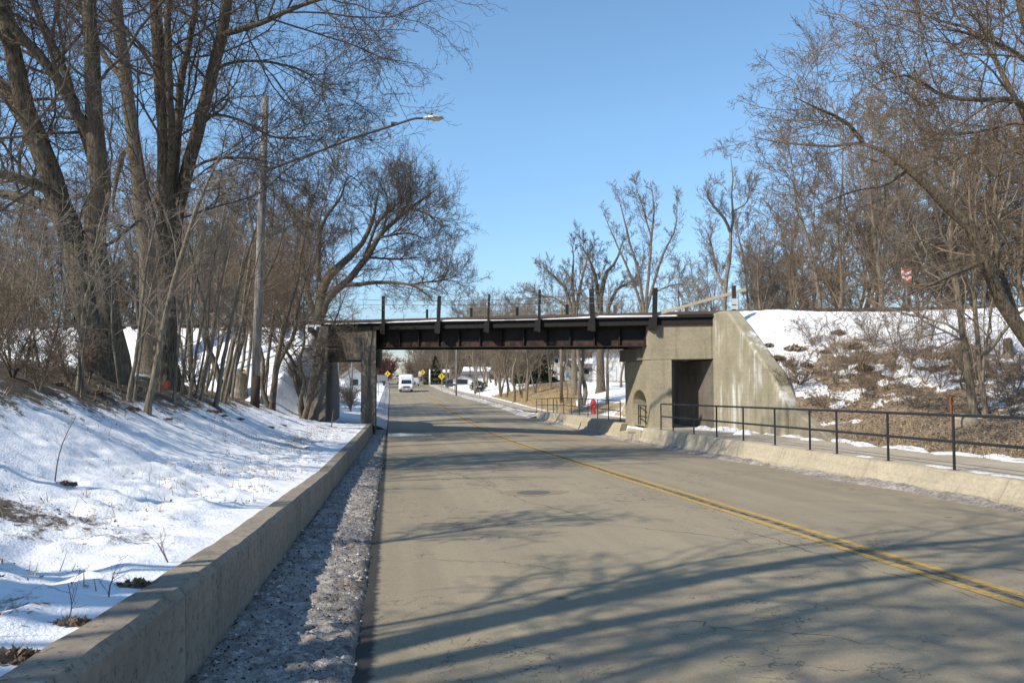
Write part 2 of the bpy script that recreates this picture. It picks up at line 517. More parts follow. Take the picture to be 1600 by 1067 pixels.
class MB:
    """collects boxes, prisms, tubes into ONE mesh"""
    def __init__(s, xf=None):
        s.v = []; s.f = []; s.xf = xf

    def add(s, V, Fs):
        n = len(s.v)
        for p in V:
            p = s.xf(*p) if s.xf else p
            s.v.append(tuple(float(q) for q in p))
        for f in Fs:
            s.f.append([i + n for i in f])
        return s

    def box(s, x0, x1, y0, y1, z0, z1):
        V = [(x, y, z) for z in (z0, z1) for (x, y) in ((x0, y0), (x1, y0), (x1, y1), (x0, y1))]
        return s.add(V, [(3, 2, 1, 0), (4, 5, 6, 7), (0, 1, 5, 4), (1, 2, 6, 5), (2, 3, 7, 6), (3, 0, 4, 7)])

    def prism(s, poly, a0, a1, axis='x'):
        """poly: list of 2D; axis x: (y,z), axis y: (x,z), axis z: (x,y)"""
        def mk(p, a):
            return {'x': (a, p[0], p[1]), 'y': (p[0], a, p[1]), 'z': (p[0], p[1], a)}[axis]
        n = len(poly)
        V = [mk(p, a0) for p in poly] + [mk(p, a1) for p in poly]
        Fs = [tuple(range(n))[::-1], tuple(range(n, 2 * n))] + [(i, (i + 1) % n, n + (i + 1) % n, n + i) for i in range(n)]
        return s.add(V, Fs)

    def tube(s, path, r, sides=8, cap=True):
        P = [Vector(tuple(float(q) for q in p)) for p in path]
        rs = r if isinstance(r, (list, tuple)) else [r] * len(P)
        V = []; Fs = []
        for i, p in enumerate(P):
            t = (P[min(i + 1, len(P) - 1)] - P[max(i - 1, 0)]).normalized()
            ref = Vector((0, 0, 1)) if abs(t.z) < .9 else Vector((1, 0, 0))
            a = t.cross(ref).normalized(); b = t.cross(a).normalized()
            for k in range(sides):
                an = 2 * math.pi * k / sides
                V.append(tuple(p + (a * math.cos(an) + b * math.sin(an)) * rs[i]))
        for i in range(len(P) - 1):
            for k in range(sides):
                Fs.append((i * sides + k, i * sides + (k + 1) % sides, (i + 1) * sides + (k + 1) % sides, (i + 1) * sides + k))
        if cap:
            Fs.append(tuple(range(sides))[::-1]); Fs.append(tuple((len(P) - 1) * sides + k for k in range(sides)))
        return s.add(V, Fs)

    def build(s, name, mat, parent=None, bevel=0, smooth=False, seg=2):
        me = bpy.data.meshes.new(name)
        me.from_pydata(s.v, [], s.f); me.update()
        bm = bmesh.new(); bm.from_mesh(me)
        bmesh.ops.recalc_face_normals(bm, faces=bm.faces); bm.to_mesh(me); bm.free()
        if smooth:
            me.polygons.foreach_set('use_smooth', [True] * len(me.polygons))
        me.materials.append(mat)
        o = bpy.data.objects.new(name, me); COL.objects.link(o)
        if parent is not None: o.parent = parent
        if bevel:
            b = o.modifiers.new('bevel', 'BEVEL'); b.width = bevel; b.segments = seg; b.limit_method = 'ANGLE'
        return o


def grid(xs, ys, zf):
    X, Y = np.meshgrid(xs, ys)
    V = np.stack([X, Y, zf(X, Y)], -1).reshape(-1, 3)
    n = len(xs); m = len(ys)
    i = (np.arange(m - 1)[:, None] * n + np.arange(n - 1)[None, :]).ravel()
    return V, np.stack([i, i + 1, i + n + 1, i + n], -1)


def segs(*parts):
    out = []
    for a, b, st in parts:
        out.append(np.arange(a, b - 1e-6, st))
    out.append([parts[-1][1]])
    return np.concatenate(out)


# ================================================================ GROUND
xs = np.concatenate([-np.geomspace(60, 3000, 26)[::-1][:-1], segs((-60, -26, 1.2), (-26, -10, .4), (-10, -4.2, .09), (-4.2, -3.05, .06), (-3.05, -1.05, .07)),
                     segs((-.95, 9.0, 1.0), (9.2, 11.8, .1), (11.8, 13.0, .3))[0:], segs((13.05, 13.45, .2), (13.55, 27, .13), (27, 45, .5), (45, 70, 1.5)),
                     np.geomspace(72, 3000, 24)])
ys = np.concatenate([-np.geomspace(40, 400, 10)[::-1][:-1], segs((-40, 1, .8), (1, 16, .09), (16, 34, .14), (34, 56, .25), (56, 110, .6), (110, 200, 1.5)), np.geomspace(203, 3500, 40)])
xs = np.unique(np.round(xs, 4)); ys = np.unique(np.round(ys, 4))


def ground_z(X, Y):
    z = terr(X, Y)
    near = np.clip(1.4 - np.hypot(X, Y) / 45, 0, 1)
    bankL = sm((wallx(Y) - .3 - X) / .8) * (X < -1)
    bankR = sm((X - 12.9) / .6)
    m = np.clip(bankL + bankR, 0, 1)
    z = z + m * (fbm(X, Y, 3.0, 4, 3) - .5) * np.where(X < 0, .13, .30) * np.clip(near + .3, 0, 1)
    l1 = fbm(X, Y, .55, 3, 11) - .5
    pits = np.clip(fbm(X, Y, .28, 2, 23) - .56, 0, 1)
    z = z + m * near * (l1 * np.where(X < 0, .035, .085) - pits * np.where(X < 0, .16, .05))
    z = z + m * near * np.where(X < 0, 1, .3) * ((fbm(X, Y, .13, 3, 29) - .5) * .06 + (fbm(X * .7 + Y * .7, Y * 1.4 - X * .5, .34, 2, 37) - .5) * .05)
    # trampled strip next to the wall
    st = sm((wallx(Y) - .3 - X) / .3) * sm((wallx(Y) - X - 1.0) / -1.0 + 1.6)
    z = z + (X < -1) * near * st * (fbm(X, Y, .22, 3, 31) - .5) * .13
    return z


V, Fq = grid(xs, ys, ground_z)
X, Y = V[:, 0], V[:, 1]
sd = edge_sd(X, Y)
cov = np.zeros((len(V), 3))
nz = fbm(X, Y, 4.0, 4, 51); nz2 = fbm(X, Y, 1.2, 4, 61)
u = wallx(Y) - .25 - X
left = X < wallx(Y)
dist = np.hypot(X, Y)
# left bank: dirt patches under the trees and specks near the wall
cov[:, 2] = np.where(left, .30 + .16 * (nz2 - .5), 0)
cov[:, 2] += np.where(left & (Y < 40), .34 * np.exp(-((u - 4.5) / 1.5) ** 2) + (.14 + .30 * (nz2 - .45)) * np.exp(-((u - 1.4) / 1.2) ** 4) * sm((10.5 - Y) / 4 + .05), 0)
cov[:, 1] = np.where(left, .22 + .26 * np.exp(-((u - 1.2) / 1.0) ** 2) * sm(nz * 2.4 - .6), 0)
cov[:, 0] = np.where(left, .16, 0)
fieldm = left & (sd < -6) & (u > 14)
cov[:, 1] = np.where(fieldm, .62, cov[:, 1])
# right side
rgt = X > 12.7
zt = terr(X, Y)
hgt = zt - swz(Y)
lit = np.interp(hgt, [-.2, .15, 1.1, 1.9, 2.7, 3.5, 4.4], [.76, .76, .72, .64, .56, .42, .25])
strk = fbm((X * .94 - Y * .34) / 3.2, X * .34 + Y * .94, .42, 4, 88) * .6 + fbm((X * .94 - Y * .34) / 2.6, X * .34 + Y * .94, .17, 3, 89) * .4
lit = lit + (nz - .5) * .45 - np.clip(strk - .52, 0, 1) * np.interp(hgt, [0, .4, .9, 3], [.4, 1.3, 3.4, 3.4]) * 1.15
lit = np.where((X < 14.6) & (Y < 31) & (hgt > 1.3), lit - .12, lit)
cov[:, 0] = np.where(rgt & (Y < 39), lit, cov[:, 0])
cov[:, 1] = np.where(rgt & (Y < 39), .12, cov[:, 1])
far = rgt & (Y >= 39)
v = X - 12.75
gr = np.where((Y > 58) & (Y < 108), .68 - .035 * np.clip(v - 5, 0, 20), .36) + (nz - .5) * .45
gr = np.where((X / np.maximum(Y, 1) > .226) & (Y < 108) & (v > 1.2), .33 + (nz - .5) * .5, gr)
gr = np.where((Y < 58) & (v < 2), .55 + (nz - .5) * .4, gr)
gr = np.where(Y > 108, .36 + (nz - .5) * .5, gr)
cov[:, 1] = np.where(far, gr, cov[:, 1]); cov[:, 0] = np.where(far, .18, cov[:, 0])
cov[:, 2] = np.where(far, .2, cov[:, 2])
wood = (sd > 4.5) & ((X > 13.2) | (X < -3.4)) & (Y < 500)
cov[:, 0] = np.where(wood & (X > 24) & (Y > 40), .55, cov[:, 0])
ground = np_mesh('ground', V, [Fq], M['ground'], attr=cov)
tag(ground, 'snow covered banks and fields with dead leaves and dry grass', 'ground', kind='structure')

# ---------------------------------------------------------------- road
rx = np.linspace(0, 1, 25)
ry = np.concatenate([np.arange(-30, 60, .5), np.arange(60, 200, 2), np.geomspace(200, 900, 40)])
T_, Y_ = np.meshgrid(rx, ry)
lx = np.where(Y_ > 47, LEDGE - .1, LEDGE - .28)
Xr = lx + (redge(Y_) + .42 - lx) * T_
Zr = cz(Y_) + .05 * (1 - ((Xr - 4.9) / 5) ** 2) - .05
V = np.stack([Xr, Y_, Zr], -1).reshape(-1, 3)
n = len(rx); i = (np.arange(len(ry) - 1)[:, None] * n + np.arange(n - 1)[None, :]).ravel()
road = np_mesh('road', V, [np.stack([i, i + 1, i + n + 1, i + n], -1)], M['asphalt'])
tag(road, 'worn pale asphalt road dipping under the bridge', 'road', kind='structure')


def roadz(X, Y):
    return cz(Y) + .05 * (1 - ((X - 4.9) / 5) ** 2) - .05


def centre(Y):
    return np.interp(Y, [-30, 0, 6, 17, 34, 54, 92, 156, 400], [5.2, 5.2, 5.2, 5.12, 5.05, 5.1, 5.0, 4.9, 4.9])


def strip(name, xa, xb, y0, y1, st, mat, off=.004, kind='structure', parent=None):
    yy = np.arange(y0, y1, st)
    V = []; 
    for f_ in np.linspace(0, 1, 3):
        xx = xa(yy) * (1 - f_) + xb(yy) * f_
        V.append(np.stack([xx, yy, roadz(xx, yy) + off], -1))
    V = np.stack(V, 1).reshape(-1, 3)
    i = (np.arange(len(yy) - 1)[:, None] * 3 + np.arange(2)[None, :]).ravel()
    o = np_mesh(name, V, [np.stack([i, i + 1, i + 4, i + 3], -1)], mat, parent=parent)
    if parent is None: tag(o, kind=kind)
    return o


strip('centre_line', lambda y: centre(y) - .20, lambda y: centre(y) - .085, -20, 330, 1.0, M['yellow'], .005, parent=road)
strip('centre_line', lambda y: centre(y) + .085, lambda y: centre(y) + .20, -20, 330, 1.0, M['yellow'], .005, parent=road)
tarm = MT('tar_seam')
tn = tarm.noise(6, 5, .7)
tarm = tarm.out(tarm.ramp(tn, [(.4, (.05, .043, .035)), (.6, (.23, .195, .14))]), .8, .3)
strip('tar_seam', lambda y: centre(y) - .05 + .02 * np.sin(y * 1.3), lambda y: centre(y) + .05 + .02 * np.sin(y * 1.9), -20, 120, .4, tarm, .0045, parent=road)

crackm = simple('crack_filler', (.055, .047, .038), .9, .4, 30, .2)
r_c = np.random.default_rng(77)
for (xa_, ya_, xb_, yb_, wd_) in [(1.6, 17.5, 2.9, 11.2, .016), (2.9, 11.2, 4.6, 8.7, .014), (4.4, 10.5, 4.9, 6.2, .013), (3.6, 14.0, 5.0, 12.6, .012), (1.0, 21.5, 2.2, 16.8, .018), (6.5, 13.5, 9.0, 11.5, .014),
                                  (.4, 9.2, 1.9, 8.1, .011), (2.3, 26, 4.8, 23.4, .02), (5.6, 21, 9.3, 18.6, .016), (0.2, 30.5, 4.9, 28.8, .022), (5.4, 8.0, 7.4, 6.4, .012), (1.9, 6.4, 3.4, 5.2, .009)]:
    n_ = 46; tt = np.linspace(0, 1, n_)
    wx_ = np.cumsum(r_c.normal(size=n_)) * .028; wy_ = np.cumsum(r_c.normal(size=n_)) * .028
    wx_ -= tt * wx_[-1]; wy_ -= tt * wy_[-1]
    px_ = xa_ + (xb_ - xa_) * tt + wx_; py_ = ya_ + (yb_ - ya_) * tt + wy_
    dx_ = np.gradient(px_); dy_ = np.gradient(py_); L_ = np.hypot(dx_, dy_); hw = wd_ * r_c.uniform(.25, 1.0, n_) * np.sin(np.pi * np.clip(tt * .96 + .02, 0, 1)) ** .4 * .5
    A_ = np.stack([px_ - dy_ / L_ * hw, py_ + dx_ / L_ * hw], -1); B_ = np.stack([px_ + dy_ / L_ * hw, py_ - dx_ / L_ * hw], -1)
    V = np.stack([A_, B_], 1).reshape(-1, 2); V = np.concatenate([V, (roadz(V[:, 0], V[:, 1]) + .0035)[:, None]], 1)
    i = np.arange(n_ - 1) * 2
    np_mesh('crack', V, [np.stack([i, i + 1, i + 3, i + 2], -1)], crackm, parent=road)

# ice on the road in front of the left pier
icem = MT('wet_ice')
nn = icem.noise(1.1, 5, .6, icem.map((.8, 1.4, 1)))
icem.b.inputs['Roughness'].default_value = .12
tr = icem.n('ShaderNodeBsdfTransparent'); mx = icem.n('ShaderNodeMixShader')
icem.b.inputs['Base Color'].default_value = (.42, .48, .56, 1)
icem.b.inputs['Specular IOR Level'].default_value = .6
a_ = icem.attr('cover')
fac = icem.ramp(icem.math('ADD', a_[0], icem.math('MULTIPLY', icem.math('SUBTRACT', nn, .5), .9)), [(.45, 0.0), (.62, .8)])
icem.L(fac, mx.inputs[0]); icem.L(tr.outputs[0], mx.inputs[1]); icem.L(icem.b.outputs[0], mx.inputs[2])
icem.L(mx.outputs[0], icem.t.nodes['Material Output'].inputs[0])
V, Fq = grid(np.linspace(-.1, 5.2, 40), np.linspace(36, 46, 40), lambda X, Y: roadz(X, Y) + .006)
a = np.clip(1 - np.hypot((V[:, 0] - .6) / 2.9, (V[:, 1] - (42.3 - V[:, 0] * .4)) / 2.6), 0, 1)
a = np.stack([a * 1.15, a, a], -1)
ice = np_mesh('road_ice', V, [Fq], icem.m, attr=a)
tag(ice, 'frozen meltwater patch on the left lane before the bridge', 'ice', kind='stuff')

# patched manhole in the left lane
P, _ = gnd(735, 771, 5)
pm = MB()
c0 = onr = None
px_, py_ = 2.62, 15.2
pts = []
for k in range(22):
    an = 2 * math.pi * k / 22; rr = 1 + .12 * math.sin(3 * an + 1) + .08 * math.sin(7 * an)
    pts.append((px_ + .62 * rr * math.cos(an), py_ + .5 * rr * math.sin(an)))
mh = empty('manhole', (0, 0, 0), 0, 'round manhole cover in a cracked dark patch of the left lane', 'manhole')
pm.add([(x_, y_, roadz(x_, y_) + .004) for x_, y_ in pts], [tuple(range(22))])
pm.build('patch', simple('patch_asphalt', (.25, .21, .15), .9, .45, 14, .2, 0, .5), mh)
pm = MB()
cv = [(px_ + .31 * math.cos(2 * math.pi * k / 24), py_ + .31 * math.sin(2 * math.pi * k / 24)) for k in range(24)]
pm.add([(x_, y_, roadz(x_, y_) + .009) for x_, y_ in cv], [tuple(range(24))])
pm.build('cover', simple('iron_cover', (.19, .165, .13), .6, .3, 40, .4, .5, .5), mh)

# ---------------------------------------------------------------- gutter snow (left) and slush strips (right)
ts = np.linspace(0, 1, 34); yy = np.concatenate([np.arange(-12, 18, .035), np.arange(18, 48, .1)])
T_, Y_ = np.meshgrid(ts, yy)
xa = wallx(Y_) - .03; xb = -.17 + .05 * (fbm(Y_ * 0 + 3, Y_, .5, 3, 5) - .5)
Xg = xa + (xb - xa) * T_
prof = np.interp(T_, [0, .1, .6, .93, 1], [.07, .10, .09, .06, -.03])
Zg = cz(Y_) - .07 + prof * np.interp(Y_, [0, 20, 42], [1, .85, .6]) + ((fbm(Xg, Y_, .085, 4, 71) - .5) * .10 + (fbm(Xg, Y_, 1.4, 2, 72) - .5) * .05) * np.interp(T_, [0, .1, .9, 1], [.5, 1, 1, .2])
gV = np.stack([Xg, Y_, Zg], -1); gyy = yy.copy()
V = np.stack([Xg, Y_, Zg], -1).reshape(-1, 3); n = len(ts)
i = (np.arange(len(yy) - 1)[:, None] * n + np.arange(n - 1)[None, :]).ravel()
dc = np.interp(T_, [0, .5, .85, 1], [.34, .32, .36, .45]).reshape(-1, 1)
gs = np_mesh('gutter_snow', V, [np.stack([i, i + 1, i + n + 1, i + n], -1)], M['slush'], attr=np.repeat(dc, 3, 1))
tag(gs, 'dirty ploughed snow heaped between road and left wall', 'snow', kind='stuff')


def slush(name, label, y0, y1, side, width, height, seed, dirt):
    ts = np.linspace(0, 1, 16); yy = np.concatenate([np.arange(y0, y1, .06 if y1 < 60 else .25)])
    T_, Y_ = np.meshgrid(ts, yy)
    base = (redge(Y_) + .40) if side > 0 else np.full_like(Y_, LEDGE - .02)
    wd = width * (.45 + 1.1 * fbm(Y_ * 0, Y_, 1.6, 3, seed))
    Xs = base + .1 * side - side * wd * T_ if side > 0 else base - wd * (1 - T_)
    pr = np.interp(T_, [0, .25, .8, 1], [height * 1.0, height, height * .35, -.02])
    Zs = roadz(Xs, Y_) + pr * (.2 + 1.5 * fbm(Xs * 0, Y_, 1.2, 3, seed + 3)) + (fbm(Xs, Y_, .16, 3, seed + 5) - .5) * .10 * np.interp(T_, [0, .7, 1], [1, 1, .1])
    V = np.stack([Xs, Y_, Zs], -1).reshape(-1, 3); n = len(ts)
    i = (np.arange(len(yy) - 1)[:, None] * n + np.arange(n - 1)[None, :]).ravel()
    o = np_mesh(name, V, [np.stack([i, i + 1, i + n + 1, i + n], -1)], M['slush'], attr=np.full((len(V), 3), dirt))
    tag(o, label, 'snow', kind='stuff')


slush('roadside_slush', 'thin gritty slush along the foot of the right kerb barrier', 11.2, 58, 1, .5, .085, 101, .34)
slush('roadside_snow', 'dirty snow along the right kerb beyond the bridge', 60, 190, 1, .9, .16, 131, .27)

# loose chunks of ice and grit lying on the ploughed snow
def chunks(name, label, n, area, mat, seed, smin, smax):
    r_ = np.random.default_rng(seed)
    P = area(r_, n)
    oct_ = np.array([(1, 0, 0), (-1, 0, 0), (0, 1, 0), (0, -1, 0), (0, 0, 1), (0, 0, -1)], float)
    fc = np.array([(0, 2, 4), (2, 1, 4), (1, 3, 4), (3, 0, 4), (2, 0, 5), (1, 2, 5), (3, 1, 5), (0, 3, 5)])
    s = (smin + (smax - smin) * r_.random(n) ** 3)[:, None, None]
    V = oct_[None] * s * r_.uniform(.5, 1.3, (n, 6, 1)) + r_.normal(size=(n, 6, 3)) * s * .18
    a = r_.uniform(0, 6.28, n); ca, sa = np.cos(a)[:, None], np.sin(a)[:, None]
    V = np.stack([V[..., 0] * ca - V[..., 1] * sa, V[..., 0] * sa + V[..., 1] * ca, V[..., 2] * .75], -1) + P[:, None, :]
    Fq = (fc[None] + (np.arange(n) * 6)[:, None, None]).reshape(-1, 3)
    tag(np_mesh(name, V.reshape(-1, 3), [Fq], mat, smooth=False), label, 'rubble', kind='stuff')


def gut_area(r_, n):
    y = r_.uniform(2.5, 26, n) ** 1.0; k = r_.integers(0, 33, n); yi = np.clip(np.searchsorted(gyy, y), 0, len(gyy) - 1)
    p = gV[yi, k]
    return p + np.stack([r_.uniform(-.02, .02, n), r_.uniform(-.03, .03, n), r_.uniform(-.004, .012, n)], -1)


chunks('ice_chunks', 'small broken ice chunks on the dirty gutter snow', 5000, gut_area, simple('dirty_ice', (.40, .38, .36), .6, .45, 8, .4), 5, .003, .026)
chunks('road_grit', 'dark grit and gravel on the dirty gutter snow', 7000, gut_area, simple('dark_grit', (.06, .05, .042), .9, .5, 20, .2), 6, .003, .016)


# left verge beyond the bridge: snow sheet beside the road
V, Fq = grid(np.linspace(-3.2, -.16, 26), np.concatenate([np.arange(46.8, 110, .25), np.arange(110, 260, 1.5)]),
             lambda X, Y: cz(Y) + .02 + .22 * sm((-.16 - X) / .8) + (fbm(X, Y, .5, 3, 77) - .5) * .14)
vs = np_mesh('verge_snow', V, [Fq], M['slush'], attr=np.full((len(V), 3), .27))
tag(vs, 'grey snow on the left verge beyond the bridge', 'snow', kind='stuff')

# ---------------------------------------------------------------- left retaining wall
yy = np.concatenate([np.arange(-14, 43.3, .35), [43.3]])
nW = len(yy)
wx = wallx(yy); wz = wallz(yy)
sec = [(.02, -.7), (0, -.05), (-.035, 0), (-.23, .004), (-.27, -.04), (-.27, -.9)]
V = []
for k, y in enumerate(yy):
    for (dx, dz) in sec:
        jit = .008 * math.sin(y * 7.1 + dx * 30) + .006 * math.sin(y * 2.3)
        z = wz[k] + dz + (jit if dz > -.1 else 0)
        if dz < -.5: z = cz(y) - .4
        V.append((wx[k] + dx + (jit * .6 if dz > -.1 else 0), y, z))
V = np.array(V); n = len(sec)
i = (np.arange(nW - 1)[:, None] * n + np.arange(n - 1)[None, :]).ravel()
Fq = np.stack([i, i + n, i + n + 1, i + 1], -1)
caps = np.array([list(range(n))[::-1], list(range((nW - 1) * n, nW * n))])
wall = np_mesh('retaining_wall', V, [Fq, caps], M['conc_wall'], smooth=False)
tag(wall, 'long low grey concrete retaining wall between snow bank and left gutter', 'wall')

# ---------------------------------------------------------------- right kerb barrier + sidewalk
def barrier(name, label, y0, y1, nose0=False, nose1=False):
    yy = np.concatenate([np.arange(y0, y1, .25), [y1]])
    V = []
    secs = 7
    for y in yy:
        e = redge(y) + .34; zt_ = swz(y) + .01; zb = cz(y) - .1
        f = 1.0
        if nose1: f = min(f, sm((y1 - y) / 6) * .9 + .1)
        if nose0: f = min(f, sm((y - y0) / .35) * .35 + .65)
        hh = (zt_ - cz(y)) * f
        prof = [(0, -.1), (.02, .06), (.10, .16), (.17, hh * .72), (.22, hh * .96), (.27, hh), (.60, hh + .002)]
        for (dx, dz) in prof:
            V.append((e + dx, y, cz(y) + dz))
    V = np.array(V); n = secs
    i = (np.arange(len(yy) - 1)[:, None] * n + np.arange(n - 1)[None, :]).ravel()
    Fq = np.stack([i, i + 1, i + n + 1, i + n], -1)
    a = list(range(n)); b = list(range((len(yy) - 1) * n, len(yy) * n))
    bt = len(V)
    V = np.concatenate([V, [(V[n - 1][0], yy[0], V[0][2]), (V[-1][0], yy[-1], V[b[0]][2])]])
    caps0 = np.array([a[::-1] + [bt]]); caps1 = np.array([b + [bt + 1]])
    o = np_mesh(name, V, [Fq, caps0, caps1], M['conc_curb'], smooth=False)
    tag(o, label, 'kerb barrier', 'concrete kerb barriers along the right sidewalk')
    return o


barrier('kerb_barrier', 'tan concrete kerb barrier under the long black railing in the right foreground', 11.35, 33.3, True)
barrier('kerb_barrier', 'short concrete kerb barrier beyond the bridge with a tapering sunlit end', 36.9, 66, False, True)
# blocky pier footing between them, and rusty end plate
mb = MB()
for k in range(6):
    y = 33.35 + k * .58
    mb.box(10.2 - .02 * (k % 2), 10.66, y, y + .55, -1.1, -.50 - .05 * (k % 3))
tag(mb.build('footing_blocks', M['conc_curb'], None, .03), 'row of squared concrete blocks at the foot of the right pier', 'footing')
mb = MB()
mb.prism([(9.72, -.5), (10.15, -.5), (10.2, .02), (10.08, .06), (9.95, -.02), (9.86, -.2)], 11.28, 11.34, 'y')
tag(mb.build('end_plate', M['rail'], None, .01), 'rusty dark end plate on the near tip of the right kerb barrier', 'plate')

V, Fq = grid(np.linspace(0, 1, 10), np.concatenate([np.arange(-15, 60, .6), np.arange(60, 300, 3)]), lambda a, b: a * 0)
X0 = redge(V[:, 1]) + np.where(V[:, 1] < 68, .93, .8); X1 = np.full(len(V), 12.72)
X1 = np.where(V[:, 1] > 68, np.minimum(12.72, X0 + 1.5), X1)
V[:, 0] = X0 + (X1 - X0) * V[:, 0] if False else X0 + (X1 - X0) * np.clip(V[:, 0], 0, 1)
V[:, 2] = swz(V[:, 1])
sw = np_mesh('sidewalk', V, [Fq], M['walk'])
tag(sw, 'concrete sidewalk behind the right kerb barrier', 'sidewalk', kind='structure')

# snow scraps on the sidewalk and along its inner edge
def snow_lump(name, label, c, rx_, ry_, h, seed, rot=0, mat='snowm', group=None):
    r_ = np.random.default_rng(seed)
    nr, na = 7, 34
    V = [(0, 0, h)]
    ph = r_.random(4) * 6
    for a in range(1, nr + 1):
        for k in range(na):
            an = 2 * math.pi * k / na
            w_ = 1 + .30 * math.sin(2 * an + ph[0]) + .25 * math.sin(3 * an + ph[1]) + .2 * math.sin(5 * an + ph[2]) + .18 * math.sin(8 * an + ph[3])
            t = a / nr
            zz = h * (1 - t ** 2) * (.7 + .6 * r_.random()) if a < nr else -.03
            x = rx_ * w_ * t * math.cos(an); y = ry_ * w_ * t * math.sin(an)
            V.append((x * math.cos(rot) - y * math.sin(rot), x * math.sin(rot) + y * math.cos(rot), zz))
    T3 = np.array([[0, 1 + k, 1 + (k + 1) % na] for k in range(na)])
    Q = np.array([[1 + (a - 1) * na + k, 1 + a * na + k, 1 + a * na + (k + 1) % na, 1 + (a - 1) * na + (k + 1) % na] for a in range(1, nr) for k in range(na)])
    o = np_mesh(name, np.array(V), [T3, Q], M[mat]); o.location = tuple(float(q) for q in c)
    tag(o, label, 'snow', group)
    return o


lumps = []
for k in range(26):
    y = 13.5 + k * .72 + rng.uniform(-.3, .3)
    if rng.random() < .2: continue
    x = 12.72 + rng.uniform(-.25, .5)
    lumps.append((x, y, max(float(terr(x, y)), float(swz(y))) - .005, rng.uniform(.15, .4), rng.uniform(.25, .6)))
for k, (x, y, z, a, b) in enumerate(lumps):
    snow_lump('snow_patch', 'melting white snow scrap along the inner edge of the right sidewalk', (x, y, z), a, b, .06, 200 + k, 0, 'slush', 'snow scraps beside the right sidewalk')
for k, (px, py) in enumerate([(1145, 676), (1128, 673), (1165, 681), (1100, 672)]):
    d = (1.65 - (-.22)) * F / (py - 596); p = at(px, py, d)
    snow_lump('snow_patch', 'chunky snow heap on the sidewalk before the wing wall', (p[0], p[1], swz(p[1]) - .01), .35, .28, .16, 240 + k, 0, 'slush', 'snow heaps on the sidewalk before the wing wall')
for k, (px, py) in enumerate([(1410, 728), (1530, 738), (1585, 748), (1550, 744), (1350, 709), (1480, 729)]):
    z = float(swz(12)); d = (1.65 - z) * F / (py - 596); p = at(px, py, d)
    snow_lump('snow_patch', 'thin white snow sliver on the barrier top below the railing', (float(redge(p[1])) + .80, p[1], swz(p[1]) - .004), .10, .34, .035, 260 + k, 0, 'slush', 'snow slivers below the railing')

# ================================================================ RAILINGS
def place_z(px, py_guess, zf):
    r = ray(px, py_guess)
    d = 20.0
    return d


def on_sw(px, X_of_Y):
    """point on the barrier line (X as function of Y) seen at photo column px"""
    best = None
    for y in np.arange(8, 80, .02):
        x = X_of_Y(y)
        dep = x * fw[0] + y * fw[1] - 0
        q = 800 + F * (np.array([x, y, 0]) @ rt) / (np.array([x, y, 0.]) @ np.array([math.sin(TH), math.cos(TH), 0]))
        e = abs(q - px)
        if best is None or e < best[0]: best = (e, x, y)
    return best[1], best[2]


def railing(label, pts, h, ext=None, thick=.026):
    """pts: post feet"""
    root = empty('guard_railing', pts[0], 0, label, 'railing')
    o = Vector(tuple(float(q) for q in pts[0]))
    L_ = [Vector(tuple(float(q) for q in p)) - o for p in pts]
    for p in L_:
        mb = MB(); mb.tube([p, p + Vector((0, 0, h))], thick, 8)
        mb.box(p.x - .07, p.x + .07, p.y - .07, p.y + .07, p.z, p.z + .015)
        mb.build('post', M['black'], root)
    for nm, hh in (('top_rail', h), ('middle_rail', h * .52)):
        path = [p + Vector((0, 0, hh)) for p in L_]
        if ext: path = path + [Vector(tuple(float(q) for q in ext)) - o + Vector((0, 0, hh))]
        mb = MB(); mb.tube(path, thick * 1.05, 8); mb.build(nm, M['black'], root)
    return root


lineA = lambda y: redge(y) + .72
postpx = [1032, 1051, 1083, 1118.5, 1160, 1209, 1263.6, 1305, 1385, 1487]
pts = []
for p in postpx:
    x, y = on_sw(p, lineA); pts.append((x, y, float(swz(y))))
x0, y0 = on_sw(1640, lineA)
x1, y1 = on_sw(1790, lineA)
pts += [(x0, y0, float(swz(y0)))]
railing('long black two bar railing along the right sidewalk in front of the wing wall', pts, 1.0, (x1, y1, float(swz(y1))))
lineB = lambda y: redge(y) + .95
pts = []
for p in [838.5, 846.7, 855.4, 864.6, 870, 880.4, 892.5, 904.8, 918.5, 933.4, 950.3, 968.7]:
    x, y = on_sw(p, lineB); pts.append((x, y, float(swz(y))))
railing('black two bar railing with many posts along the sidewalk beyond the bridge', pts[::-1], 1.0, None, .024)
pts = [(10.95, 33.95, -.40), (10.95, 34.9, -.40), (10.95, 35.95, -.40)]
railing('short black railing seen through the arch of the right pier', pts, 1.0, None, .026)

# ================================================================ RAILWAY BRIDGE
bridge = empty('railway_bridge', (0, 0, 0), 0, 'black steel plate girder railway bridge with concrete piers crossing the road', 'bridge')
DZ = lambda X: .0195 * (10.7 - X)
XF = lambda X, w, z: (X, yline(X) + w, z + DZ(X))
XC = lambda X, w, z: (X, yline(X) + w, z)


def girder(w0, s):
    mb = MB(XF)
    mb.box(-.75, 10.9, w0, w0 + .03, 3.15, 3.95)
    mb.build('girder_web', M['steel'], bridge)
    mb = MB(XF)
    mb.box(-.75, 10.9, w0 - .22, w0 - .003, 3.13, 3.17); mb.box(-.75, 10.9, w0 + .033, w0 + .25, 3.13, 3.17)
    mb.box(-.75, 10.9, w0 - .22, w0 + .25, 3.953, 3.99)
    mb.build('girder_flange', M['steel'], bridge)
    mb = MB(XF)
    mb.box(-.75, 10.9, w0 - .045, w0 - .006, 3.175, 3.37)
    mb.build('flange_angle', M['rust'], bridge)
    for k in range(13):
        x = -.5 + k * .93
        mb = MB(XF); mb.box(x - .012, x + .012, w0 - .19, w0 - .046, 3.18, 3.94)
        mb.build('stiffener', M['steel'], bridge)


